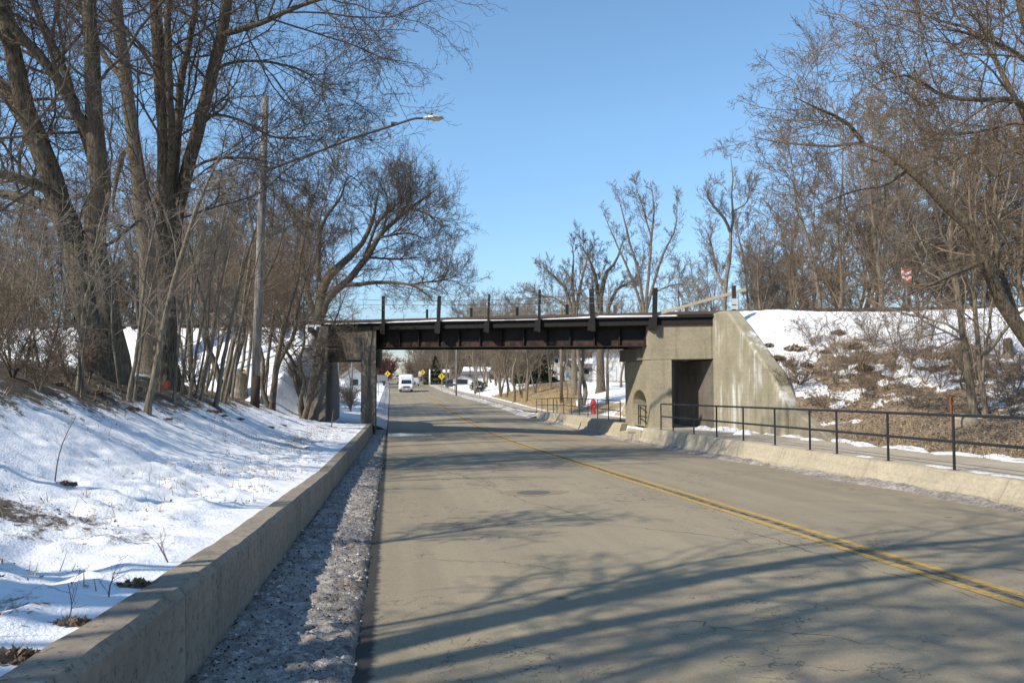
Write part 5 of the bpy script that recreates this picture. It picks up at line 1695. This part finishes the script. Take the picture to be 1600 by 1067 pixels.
mb = MB(); mb.tube(ap, [.05, .05, .048, .045, .042, .04, .038, .038], 10); mb.build('arm', M['armm'], SL, smooth=True)
br = [Vector(tuple(at(a, b, pd + c))) - o for a, b, c in [(409, 300, 0), (444, 268, -.15), (469, 250, -.25), (494, 239.5, -.3)]]
mb = MB(); mb.tube(br, .03, 8); mb.build('brace', M['armm'], SL, smooth=True)
for dz in (0, 1):
    a = Vector(tuple(at(616, 194.5, pd - .7))) - o; b = Vector(tuple(at(413, 200 + dz * 12, pd))) - o
    mb = MB(); mb.tube([a, (a + b) / 2 - Vector((0, 0, .10)), b], .012, 5); mb.build('stay_wire', M['galv'], SL)
mb = MB(); c_ = Vector(tuple(at(616, 194, pd - .7))) - o; mb.box(c_.x - .12, c_.x + .12, c_.y - .05, c_.y + .05, c_.z - .04, c_.z + .06); mb.build('clamp', M['armm'], SL, .01)
# cobra head: lofted housing + lens
h0 = Vector(tuple(at(663, 185, pd - .85))) - o; h1 = Vector(tuple(at(693, 184.5, pd - 1.0))) - o
ax = (h1 - h0); L_ = ax.length; ax.normalize(); sd_ = Vector((-ax.y, ax.x, 0)).normalized(); uu = sd_.cross(ax); uu = uu if uu.z > 0 else -uu
def loft(sections, ns=14):
    V_ = []; F_ = []
    for (t, w_, zu, zd) in sections:
        for k in range(ns):
            an = 2 * math.pi * k / ns; cz_, sz_ = math.cos(an), math.sin(an)
            p = h0 + ax * (L_ * t) + sd_ * (w_ * cz_) + uu * (zu * sz_ if sz_ > 0 else zd * sz_)
            V_.append(tuple(p))
    for i in range(len(sections) - 1):
        for k in range(ns): F_.append((i * ns + k, i * ns + (k + 1) % ns, (i + 1) * ns + (k + 1) % ns, (i + 1) * ns + k))
    F_.append(tuple(range(ns))); F_.append(tuple((len(sections) - 1) * ns + k for k in range(ns)))
    m_ = MB(); m_.add(V_, F_); return m_
hd = loft([(-.04, .05, .05, .05), (.08, .09, .08, .06), (.3, .14, .11, .06), (.6, .16, .11, .05), (.85, .14, .085, .045), (.97, .08, .05, .03), (1.0, .04, .02, .02)]).build('lamp_head', M['alu'], SL, smooth=True)
loft([(.40, .10, -.02, .085), (.5, .125, -.02, .115), (.75, .12, -.02, .105), (.9, .08, -.02, .07)]).build('lens', M['lens'], hd, smooth=True)
mb = MB(); c_ = h0 + ax * (L_ * .38) + uu * .10; mb.tube([c_, c_ + uu * .07], .035, 10); mb.build('photocell', M['signblack'], hd)

# chevron marker at the right woods
cp = at(1417, 470, 36.5); zg = float(terr(cp[0], cp[1]))
cm = empty('marker_sign', (cp[0], cp[1], zg), TH * -1, 'red and white striped chevron marker panel beside the track on the right embankment', 'sign')
zb = at(1417, 442, 36.5)[2] - zg; zt_ = at(1417, 418, 36.5)[2] - zg
mb = MB(); mb.box(-.03, .03, 0, .05, -.3, zt_ - .1); mb.build('post', M['galv'], cm)
mb = MB(); v_ = .10; mb.prism([(-.21, zb + v_), (0, zb), (.21, zb + v_), (.21, zt_), (0, zt_ - v_), (-.21, zt_)], -.03, -.003, 'y'); mb.build('panel', M['white'], cm)
hh = (zt_ - zb - v_) / 5
for k in (0, 2, 4):
    z0 = zb + k * hh
    mb = MB(); mb.prism([(-.212, z0 + v_), (0, z0), (.212, z0 + v_), (.212, z0 + v_ + hh), (0, z0 + hh), (-.212, z0 + v_ + hh)], -.036, -.0315, 'y'); mb.build('stripe', M['signred'], cm)

# orange stake, boulder, stump, flagged stakes
p, d = gnd(1488, 676)
mb = MB(); mb.box(-.035, .035, -.02, .02, -.2, .95); mb.box(-.055, .055, -.024, .024, .82, .99)
t = mb.build('marker_stake', M['orange'], None, .006); t.location = tuple(p); t.rotation_euler = (.03, -.09, .5)
tag(t, 'rusty orange stake in the leaves of the right slope', 'stake')


def rock(label, px, py, sx, sy, sz, seed, mat, name='boulder'):
    p, d = gnd(px, py)
    bm = bmesh.new(); bmesh.ops.create_icosphere(bm, subdivisions=3, radius=1)
    r_ = np.random.default_rng(seed)
    dirs = [Vector(tuple(q)).normalized() for q in r_.normal(size=(9, 3))]
    for v_ in bm.verts:
        k = min(1.0, *[(.78 + .1 * i / 9) / max(v_.co.normalized().dot(d_), .01) for i, d_ in enumerate(dirs)])
        v_.co *= k; v_.co.x *= sx; v_.co.y *= sy; v_.co.z *= sz
    me = bpy.data.meshes.new(name); bm.to_mesh(me); bm.free(); me.materials.append(mat)
    o = bpy.data.objects.new(name, me); COL.objects.link(o); o.location = (p[0], p[1], p[2] + sz * .35)
    tag(o, label, 'boulder' if name == 'boulder' else 'clump')


rock('pale boulder at the foot of the paired slender trunks on the right slope', 1508, 668, .42, .32, .30, 1, M['rock'])


def stump(label, px, py, r, h, seed, mat):
    p, d = gnd(px, py)
    root = empty('tree_stump', p, .4, label, 'stump')
    r_ = np.random.default_rng(seed)
    prof = [(1.35, -.2), (1.15, .1), (1.0, .35), (.97, .7), (.95, 1.0)]
    V_ = []; F_ = []; n = 18; rough = 1 + .12 * r_.normal(size=n)
    for (k, q) in prof:
        for j in range(n):
            an = 2 * math.pi * j / n
            V_.append((r * k * rough[j] * math.cos(an), r * k * rough[j] * math.sin(an), h * q * (1 + (.10 * math.sin(2 * an) if q == 1.0 else 0))))
    for i in range(len(prof) - 1):
        for j in range(n): F_.append((i * n + j, i * n + (j + 1) % n, (i + 1) * n + (j + 1) % n, (i + 1) * n + j))
    mb = MB(); mb.add(V_, F_); mb.build('bark', mat, root, smooth=True)
    mb = MB(); mb.add([V_[(len(prof) - 1) * n + j] for j in range(n)], [tuple(range(n))]); mb.build('cut_face', M['wood'], root)


stump('short pale stump beside the leaning tree on the right slope', 1575, 555, .16, .55, 3, M['bark2'])
stump('broken brown stump among the saplings left of the utility pole', 376, 622, .28, 1.3, 4, M['bark2'])
for px, py, H, lab in [(434, 612, 2.2, 'thin stake with pink flagging tape right of the utility pole')]:
    p, d = gnd(px, py)
    root = empty('flagged_stake', p, 0, lab, 'stake')
    mb = MB(); mb.tube([(0, 0, -.2), (-.03, .02, H)], .012, 6); mb.build('rod', M['galv'], root)
    mb = MB(); mb.tube([(-.008, .005, .6), (-.03, .02, H - .05)], .019, 6); mb.build('tape', M['pink'], root)
p, d = gnd(258, 607)
mb = MB(); mb.box(-.05, .05, -.01, .01, .0, .16); mb.box(-.012, .012, .012, .016, -.15, .1)
t = mb.build('flag_marker', M['signred']); t.location = tuple(p); t.rotation_euler = (0, .1, .3); tag(t, 'small red flag marker at the foot of the multi stemmed tree', 'flag')

# ================================================================ BEYOND THE BRIDGE
def hydrant(px, py, d):
    p = at(px, py, d); z = float(terr(p[0], p[1]))
    root = empty('fire_hydrant', (p[0], p[1], z), .3, 'red fire hydrant on the snow beyond the bridge', 'hydrant')
    def lathe(name, prof, parent, mat, n=18):
        V_ = []; F_ = []
        for (r, h) in prof:
            for k in range(n): V_.append((r * math.cos(2 * math.pi * k / n), r * math.sin(2 * math.pi * k / n), h))
        for i in range(len(prof) - 1):
            for k in range(n): F_.append((i * n + k, i * n + (k + 1) % n, (i + 1) * n + (k + 1) % n, (i + 1) * n + k))
        F_.append(tuple(range(n))); F_.append(tuple((len(prof) - 1) * n + k for k in range(n)))
        mb = MB(); mb.add(V_, F_); return mb.build(name, mat, parent, smooth=True)
    s = 1.25
    lathe('barrel', [(.17 * s, -.1), (.17 * s, .05), (.12 * s, .07), (.12 * s, .55 * s), (.16 * s, .57 * s), (.16 * s, .62 * s)], root, M['red'])
    lathe('bonnet', [(.15 * s, .622 * s), (.14 * s, .70 * s), (.10 * s, .78 * s), (.04 * s, .81 * s), (.035 * s, .87 * s)], root, M['red'])
    for an, r, l in ((0, .075, .27), (math.pi, .075, .27), (-math.pi / 2, .095, .28)):
        mb = MB(); mb.tube([(.1 * math.cos(an), .1 * math.sin(an), .45 * s), (l * math.cos(an), l * math.sin(an), .45 * s)], r, 12); mb.build('nozzle_cap', M['red'], root, .01)


hydrant(927, 618, 52)


def pole(label, px, d, ytop, r, mat='pole', arms=0, py=600):
    p = at(px, py, d); z = float(terr(p[0], p[1])); zt_ = at(px, ytop, d)[2]
    root = empty('utility_pole', (p[0], p[1], z), 0, label, 'utility pole')
    mb = MB(); mb.tube([(0, 0, -.3), (0, 0, (zt_ - z) * .5), (0, 0, zt_ - z)], [r, r * .9, r * .75], 10); mb.build('pole', M[mat], root, smooth=True)
    if arms:
        mb = MB(); mb.box(-1.2, 1.2, -.06, .06, zt_ - z - .6, zt_ - z - .47); mb.build('crossarm', M['timber'], root)
        for x in (-1.05, -.5, .5, 1.05):
            mb = MB(); mb.tube([(x, 0, zt_ - z - .468), (x, 0, zt_ - z - .3)], .05, 8); mb.build('insulator', M['white'], root)
    return root


pole('pale slim utility pole in front of the white van and houses', 713, 118, 520, .13)
pole('short white topped post right of the yellow signs beyond the bridge', 671.5, 190, 577, .22, 'white')
pole('brown utility pole between the tan garage and the twin trunks', 877, 72, 480, .15, 'bark2')
pole('pale pole far off through the left side opening', 550, 115, 490, .13)
pole('distant utility pole with crossarm left of the road', 592, 260, 520, .16, 'timber', 1)
pole('pale roadside pole at the left edge of the far side opening', 529, 95, 500, .10)
# overhead wires far off
mb = MB()
for k, (a, b) in enumerate([((560, 563), (760, 560)), ((560, 571), (735, 566)), ((560, 468), (900, 462)), ((560, 476), (1060, 465))]):
    dd = 150 if k < 2 else 85
    A, B = Vector(tuple(at(*a, dd))), Vector(tuple(at(*b, dd)))
    mb = MB(); mb.tube([A + (B - A) * t - Vector((0, 0, 1.2 * (t * (1 - t)))) for t in np.linspace(0, 1, 12)], .018, 4)
    tag(mb.build('overhead_wire', M['signblack']), ['upper thin wire crossing the far road', 'lower thin wire crossing the far road', 'upper thin wire behind the bridge posts', 'lower thin wire behind the bridge posts'][k], 'wire')


def diamond(label, px, py, d, s, sub=None, symbol=True):
    p = at(px, py, d); z = float(terr(p[0], p[1])); zc = p[2] - z
    root = empty('warning_sign', (p[0], p[1], z), -TH * .3, label, 'sign')
    mb = MB(); mb.box(-.04, .04, .01, .06, -.3, zc + s * .6); mb.build('post', M['galv'], root)
    f = MB(); f.prism([(0, zc - s * .7), (s * .7, zc), (0, zc + s * .7), (-s * .7, zc)], -.02, .0, 'y'); pl = f.build('panel', M['ysign'], root)
    if symbol:   # walking figure
        m_ = MB()
        m_.tube([(0, -.026, zc + s * .30), (0, -.024, zc + s * .30)], s * .085, 10)
        for poly in ([(-.07, .20), (.07, .20), (.06, -.06), (-.06, -.06)], [(-.06, -.06), (0, -.06), (-.12, -.40), (-.19, -.38)], [(0, -.06), (.06, -.06), (.18, -.38), (.11, -.40)], [(.06, .18), (.10, .15), (.20, -.02), (.15, -.05)], [(-.06, .18), (-.10, .15), (-.20, .0), (-.15, -.03)]):
            m_.prism([(a * s, zc + b * s) for a, b in poly], -.026, -.0215, 'y')
        m_.build('pedestrian_symbol', M['signblack'], pl)
    return root, zc


diamond('bright yellow diamond pedestrian sign nearest the bridge on the right', 690, 588, 140, .84)
diamond('yellow diamond sign farther up the right side of the road', 660.5, 581.5, 165, .78)
diamond('yellow orange diamond sign on the left side of the road', 605.5, 584, 150, .8)
p = at(656.2, 584, 170); z = float(terr(p[0], p[1]))
root = empty('road_sign', (p[0], p[1], z), 0, 'small white and red sign beside the farther yellow diamond', 'sign')
mb = MB(); mb.box(-.3, .3, -.02, 0, p[2] - z - .5, p[2] - z + .5); mb.build('panel', M['white'], root)
mb = MB(); mb.box(-.2, .2, -.026, -.021, p[2] - z - .3, p[2] - z - .1); mb.build('red_band', M['signred'], root)
mb = MB(); mb.box(-.04, .04, .0, .05, -.3, p[2] - z); mb.build('post', M['galv'], root)
p = at(597, 592, 105); z = float(terr(p[0], p[1]))
root = empty('board_sign', (p[0], p[1], z), .15, 'grey board sign on two posts left of the road beyond the pier', 'sign')
for s in (-1, 1):
    mb = MB(); mb.box(.45 * s - .04, .45 * s + .04, 0, .08, -.3, p[2] - z + .55); mb.build('post', M['galv'], root)
mb = MB(); mb.box(-.62, .62, -.04, -.003, p[2] - z - .25, p[2] - z + .5); mb.build('panel', M['galv'], root)


def mailbox(label, px, d, X):
    p = at(px, 600, d); z = float(swz(p[1])) - .05; x = redge(p[1]) + X
    root = empty('mailbox', (float(x), p[1], z), 0, label, 'mailbox')
    mb = MB(); mb.box(-.05, .05, -.05, .05, -.2, 1.02); mb.build('post', M['board'], root)
    prof = [(-.13, 1.03), (.13, 1.03), (.13, 1.2)] + [(.13 * math.cos(a), 1.2 + .13 * math.sin(a)) for a in np.linspace(.3, math.pi - .3, 7)] + [(-.13, 1.2)]
    mb = MB(); mb.prism([(a, b) for a, b in prof], -.3, .25, 'x'); mb.build('box', M['signblack'], root)


mailbox('dark mailbox on a post by the right kerb nearest the bridge', 707, 105, 1.2)
mailbox('dark mailbox farther along the right kerb', 681, 135, 1.0)


# ---- vehicles
def wheel(root, x, y, r, w_):
    mb = MB(); mb.tube([(x - w_ / 2, y, r), (x + w_ / 2, y, r)], r, 20); wh = mb.build('wheel', M['tyre'], root, .02)
    mb = MB(); s = 1 if x > 0 else -1
    mb.tube([(x + s * (w_ / 2 + .001), y, r), (x + s * (w_ / 2 + .015), y, r)], r * .58, 16); mb.build('rim', M['chrome'], wh)


def on_road(px, d):
    p = at(px, 600, d); return float(p[0]), float(p[1])


def bus(px, d):
    x, y = on_road(px, d)
    root = empty('shuttle_bus', (x, y, float(roadz(x, y))), 0, 'white shuttle bus coming toward the bridge in the left lane', 'bus')
    # coach body behind, cab and bonnet in front (front faces -Y)
    prof = [(-1.2, .45), (1.2, .45), (1.2, 2.55), (1.05, 2.86), (.7, 2.95), (-.7, 2.95), (-1.05, 2.86), (-1.2, 2.55)]
    mb = MB(); mb.prism(prof, 1.6, 7.6, 'y'); mb.build('coach_body', M['white'], root, .04)
    # cap sloping forward over cab
    mb = MB()
    mb.add([(-1.17, 1.598, 2.1), (1.17, 1.598, 2.1), (1.17, 1.598, 2.6), (1.0, 1.598, 2.85), (-1.0, 1.598, 2.85), (-1.17, 1.598, 2.6),
            (-1.0, .75, 2.05), (1.0, .75, 2.05), (1.0, .78, 2.42), (.85, .85, 2.6), (-.85, .85, 2.6), (-1.0, .78, 2.42)],
           [(0, 1, 2, 3, 4, 5), (11, 10, 9, 8, 7, 6)] + [(i, (i + 1) % 6, 6 + (i + 1) % 6, 6 + i) for i in range(6)])
    mb.build('roof_cap', M['white'], root, .03)
    mb = MB()
    mb.prism([(-.95, .42), (-.95, 1.02), (-.82, 1.12), (.1, 1.30), (.72, 2.04), (1.597, 2.09), (1.597, .42)], -.98, .98); mb.build('cab', M['white'], root, .04)
    mb = MB(); mb.add([(-.86, .13, 1.36), (.86, .13, 1.36), (.78, .66, 1.99), (-.78, .66, 1.99), (-.86, .11, 1.375), (.86, .11, 1.375), (.78, .64, 2.005), (-.78, .64, 2.005)], [(0, 1, 2, 3), (4, 5, 6, 7), (0, 1, 5, 4), (1, 2, 6, 5), (2, 3, 7, 6), (3, 0, 4, 7)])
    mb.build('windscreen', M['glass'], root)
    mb = MB(); mb.box(-.52, .52, -.985, -.955, .72, 1.0)
    gr_ = mb.build('grille', M['signblack'], root)
    mb = MB()
    for k in range(3): mb.box(-.5, .5, -.995, -.986, .76 + k * .085, .785 + k * .085)
    mb.build('bars', M['chrome'], gr_)
    for s in (-1, 1):
        mb = MB(); mb.box(s * .75 - .17, s * .75 + .17, -.98, -.955, .74, .96); mb.build('headlight', M['lamp'], root, .02)
        mb = MB(); mb.tube([(s * .98, .1, 1.35), (s * 1.3, .0, 1.45)], .025, 6); mb.box(s * 1.38 - .11, s * 1.38 + .11, -.06, .04, 1.25, 1.72); mb.build('mirror', M['signblack'], root, .02)
        mb = MB(); mb.box(s * 1.203 - .004, s * 1.203 + .004, 2.2, 7.2, 1.6, 2.35); mb.build('side_window', M['glass'], root)
    mb = MB(); mb.box(-1.02, 1.02, -1.1, -.96, .40, .62); bp = mb.build('bumper', M['chrome'], root, .03)
    mb = MB(); mb.box(-.17, .17, -1.115, -1.105, .44, .58); mb.build('number_plate', M['white'], bp)
    for s in (-1, 1):
        wheel(root, s * .88, -.05, .38, .24); wheel(root, s * .95, 5.4, .38, .3)
    return root


bus(635, 137)


def car(label, px, d, paint, rz=0, xy=None, z=None, suv=False):
    x, y = on_road(px, d) if xy is None else xy
    z = float(roadz(x, y)) if z is None else z
    root = empty('car', (x, y, z), rz, label, 'car')
    h = 1.75 if suv else 1.45; b = .95 if suv else .82
    prof = [(-2.25, .32), (-2.3, .6), (-2.2, b - .06), (-1.1, b + .04), (-.45, h - .08), (.0, h), (1.2, h - .02), (1.9 if suv else 1.5, h - .2), (2.15, b + .05), (2.25, .62), (2.2, .32)]
    n = len(prof); V_ = []
    wf = lambda zz: .88 if zz < b + .1 else .88 - .17 * (zz - b) / (h - b)
    for s in (-1, 1):
        for (yy_, zz) in prof: V_.append((s * wf(zz), yy_, zz))
    mb = MB(); mb.add(V_, [tuple(range(n)), tuple(range(n, 2 * n))[::-1]] + [(i, (i + 1) % n, n + (i + 1) % n, n + i) for i in range(n)]); mb.build('body', M[paint], root, .05)
    mb = MB(); mb.add([(-.72, -1.07, b + .12), (.72, -1.07, b + .12), (.64, -.52, h - .1), (-.64, -.52, h - .1)], [(0, 1, 2, 3)]); ws = mb.build('windscreen', M['glass'], root); ws.location = (0, -.035, .02)
    for s in (-1, 1):
        mb = MB(); mb.add([(s * .885, -.9, b + .1), (s * .885, 1.5, b + .1), (s * .76, 1.1, h - .12), (s * .76, -.35, h - .12)], [(0, 1, 2, 3)]); mb.build('side_window', M['glass'], root)
        mb = MB(); mb.box(s * .62 - .16, s * .62 + .16, -2.31, -2.27, .62, .76); mb.build('headlight', M['lamp'], root, .02)
        wheel(root, s * .8, -1.4, .32, .2); wheel(root, s * .8, 1.4, .32, .2)
    mb = MB(); mb.box(-.4, .4, -2.32, -2.28, .42, .60); mb.build('grille', M['signblack'], root)
    return root


car('silver car in the left lane far behind the bus', 621.5, 265, 'greycar')
car('silver car driving away just right of the bus', 648, 185, 'greycar', math.pi, suv=True)
car('dark car farther up the road behind the bus', 645, 240, 'darkcar', math.pi, suv=True)
p = at(845, 592, 120); car('dark car parked on the snow near the tan garage', 0, 0, 'darkcar', 1.2, (float(p[0]), float(p[1])), float(terr(p[0], p[1])), True)
p = at(710, 595, 160); car('dark car parked beside the white garage front beyond the signs', 0, 0, 'darkcar', .4, (float(p[0]), float(p[1])), float(terr(p[0], p[1])), True)


# ---- houses
def house(label, px, d, w_, dep, hw, hr, rz, wall, snow=True, ridge='x', windows=(), doors=(), chimney=False, name='house'):
    p = at(px, 600, d); z = float(terr(p[0], p[1])) - .1
    root = empty(name, (p[0], p[1], z), rz, label, 'house' if name == 'house' else name)
    a, b = w_ / 2, dep / 2
    if ridge == 'x':
        poly = [(-b, -.4), (b, -.4), (b, hw), (0, hw + hr), (-b, hw)]
        mb = MB(); mb.prism(poly, -a, a, 'x'); mb.build('wall', M[wall], root)
        for s in (-1, 1):
            L_ = b + .45; sl_ = hr / b
            mb = MB(); mb.add([(x, yy_ * s, zz) for x in (-a - .4, a + .4) for yy_, zz in ((0, hw + hr + .05), (L_, hw - .45 * sl_ + .05), (L_, hw - .45 * sl_ + .2), (0, hw + hr + .2))],
                              [(0, 1, 2, 3), (7, 6, 5, 4), (0, 4, 5, 1), (1, 5, 6, 2), (2, 6, 7, 3), (3, 7, 4, 0)]); rf = mb.build('roof', M['roof'], root)
            if snow:
                mb = MB(); mb.add([(x, yy_ * s, zz) for x in (-a - .35, a * .85) for yy_, zz in ((.3, hw + hr + .21 - .3 * sl_), (L_ * (.62 if s < 0 else .95), hw + hr + .21 - L_ * (.62 if s < 0 else .95) * sl_), (L_ * (.62 if s < 0 else .95), hw + hr + .28 - L_ * (.62 if s < 0 else .95) * sl_), (.3, hw + hr + .3 - .3 * sl_))],
                                  [(0, 1, 2, 3), (7, 6, 5, 4), (0, 4, 5, 1), (1, 5, 6, 2), (2, 6, 7, 3), (3, 7, 4, 0)]); mb.build('roof_snow', M['snowm'], rf)
    else:
        poly = [(-a, -.4), (a, -.4), (a, hw), (0, hw + hr), (-a, hw)]
        mb = MB(); mb.prism(poly, -b, b, 'y'); mb.build('wall', M[wall], root)
        for s in (-1, 1):
            L_ = a + .45; sl_ = hr / a
            mb = MB(); mb.add([(xx * s, y_, zz) for y_ in (-b - .4, b + .4) for xx, zz in ((0, hw + hr + .05), (L_, hw - .45 * sl_ + .05), (L_, hw - .45 * sl_ + .2), (0, hw + hr + .2))],
                              [(0, 1, 2, 3), (7, 6, 5, 4), (0, 4, 5, 1), (1, 5, 6, 2), (2, 6, 7, 3), (3, 7, 4, 0)]); rf = mb.build('roof', M['roof'], root)
    for (face, c, z0, ww, hh_) in windows:
        mb = MB(); mg = MB()
        if face == 's':
            mb.box(c - ww / 2 - .09, c + ww / 2 + .09, -b - .05, -b - .004, z0 - .09, z0 + hh_ + .09); mg.box(c - ww / 2, c + ww / 2, -b - .06, -b - .052, z0, z0 + hh_)
        else:
            mb.box(-a - .05, -a - .004, c - ww / 2 - .09, c + ww / 2 + .09, z0 - .09, z0 + hh_ + .09); mg.box(-a - .06, -a - .052, c - ww / 2, c + ww / 2, z0, z0 + hh_)
        wn = mb.build('window', M['white'], root); mg.build('pane', M['glass'], wn)
    for (face, c, ww, hh_) in doors:
        mb = MB()
        if face == 's': mb.box(c - ww / 2, c + ww / 2, -b - .05, -b - .004, 0, hh_)
        else: mb.box(-a - .05, -a - .004, c - ww / 2, c + ww / 2, 0, hh_)
        mb.build('door', M['white'], root)
    if chimney:
        mb = MB(); mb.box(a * .5, a * .5 + .7, -.3, .4, hw, hw + hr + 1.2); mb.build('chimney', M['bluehouse'], root)
    return root


house('tan gabled garage with two pale doors on the bank beyond the bridge', 876, 128, 4.2, 8, 2.0, 1.9, -.35, 'offwhite', False, 'y', [('s', 0, 2.7, .5, .6)], [('s', -.85, 1.1, 2.0), ('s', .75, 1.3, 2.0)])
house('low tan house wing with snow on its grey roof behind the twin trunked tree', 907, 138, 9, 6, 2.0, 1.4, -.35, 'offwhite', True, 'x', [('s', -2, .9, 1.2, 1.1), ('s', 1.2, .9, 1.2, 1.1)])
house('large white sided house behind the right pier', 985, 100, 9.0, 8, 3.4, 1.3, -.25, 'white', True, 'x', [('s', -.4, .9, .5, .8), ('s', 2.5, 1.0, 1, 1.1)], [('s', -2.2, .9, 1.7)])
house('white ranch house with snowy roof edge beyond the yellow signs', 752, 158, 6, 6, 1.8, 1.2, -.2, 'white', True, 'x', [('s', 2.4, .8, .9, 1.2)])
house('small white garage with one dark opening beside the slim pole', 725, 152, 3.4, 5, 1.9, .6, -.2, 'white', True, 'y', [('s', 0, .9, 1.9, .9)])
house('grey blue house with a snowy eave behind the nearest yellow sign', 692, 205, 5, 6, 2.3, 1.1, -.2, 'bluehouse', True, 'x', [('s', 1.6, 1.2, 1.2, 1.1), ('s', -1.5, 1.2, 1.2, 1.1)])
house('white house far off through the left side opening', 552, 125, 3, 4, 2.2, 1.2, .2, 'white', False, 'y', [('s', 0, .9, .8, .9)])
# evergreens: one bush by the white ranch house and one dark conifer
def needle_blob(name, label, px, d, H, Rr, n, seed, cat, conical=False):
    p = at(px, 600, d); z = float(terr(p[0], p[1])); r_ = np.random.default_rng(seed)
    root = empty(name, (p[0], p[1], z), 0, label, cat)
    mb = MB(); mb.tube([(0, 0, -.2), (0, 0, H * .9)], [Rr * .08, Rr * .02], 7); mb.build('trunk', M['bark'], root)
    h = r_.random(n) ** (1.4 if conical else 1); rad = Rr * ((1 - h) if conical else np.sqrt(np.clip(1 - (2 * h - 1) ** 2, 0, 1))) * (.45 + .55 * r_.random(n) ** .5) * (1 + .25 * np.sin(h * 40))
    an = r_.uniform(0, 6.28, n)
    P = np.stack([rad * np.cos(an), rad * np.sin(an), .1 + h * H], -1)
    a = unit(np.stack([np.cos(an), np.sin(an), -.3 + 0 * an], -1) + r_.normal(size=(n, 3)) * .5); b = unit(np.cross(a, r_.normal(size=(n, 3))))
    s = (Rr * .14 * r_.uniform(.5, 1.3, n))[:, None]
    V = np.stack([P - a * s, P - b * s * .3, P + a * s, P + b * s * .3], 1).reshape(-1, 3)
    np_mesh('foliage', V, [np.arange(4 * n).reshape(n, 4)], M['evergreen'], parent=root, smooth=False)


needle_blob('evergreen_bush', 'rounded dark green bush against the white ranch house', 747, 128, 1.6, 1.3, 900, 1, 'bush')
needle_blob('conifer', 'dark green conifer behind the yellow signs beyond the bridge', 680, 195, 6.5, 2.6, 3000, 2, 'tree', True)
needle_blob('conifer', 'dark green conifer on the bank left of the tan garage', 836, 118, 8, 3.0, 2500, 3, 'tree', True)
needle_blob('conifer', 'dark green conifer in the wood behind the left trunks', 128, 62, 7.5, 2.6, 2500, 4, 'tree', True)
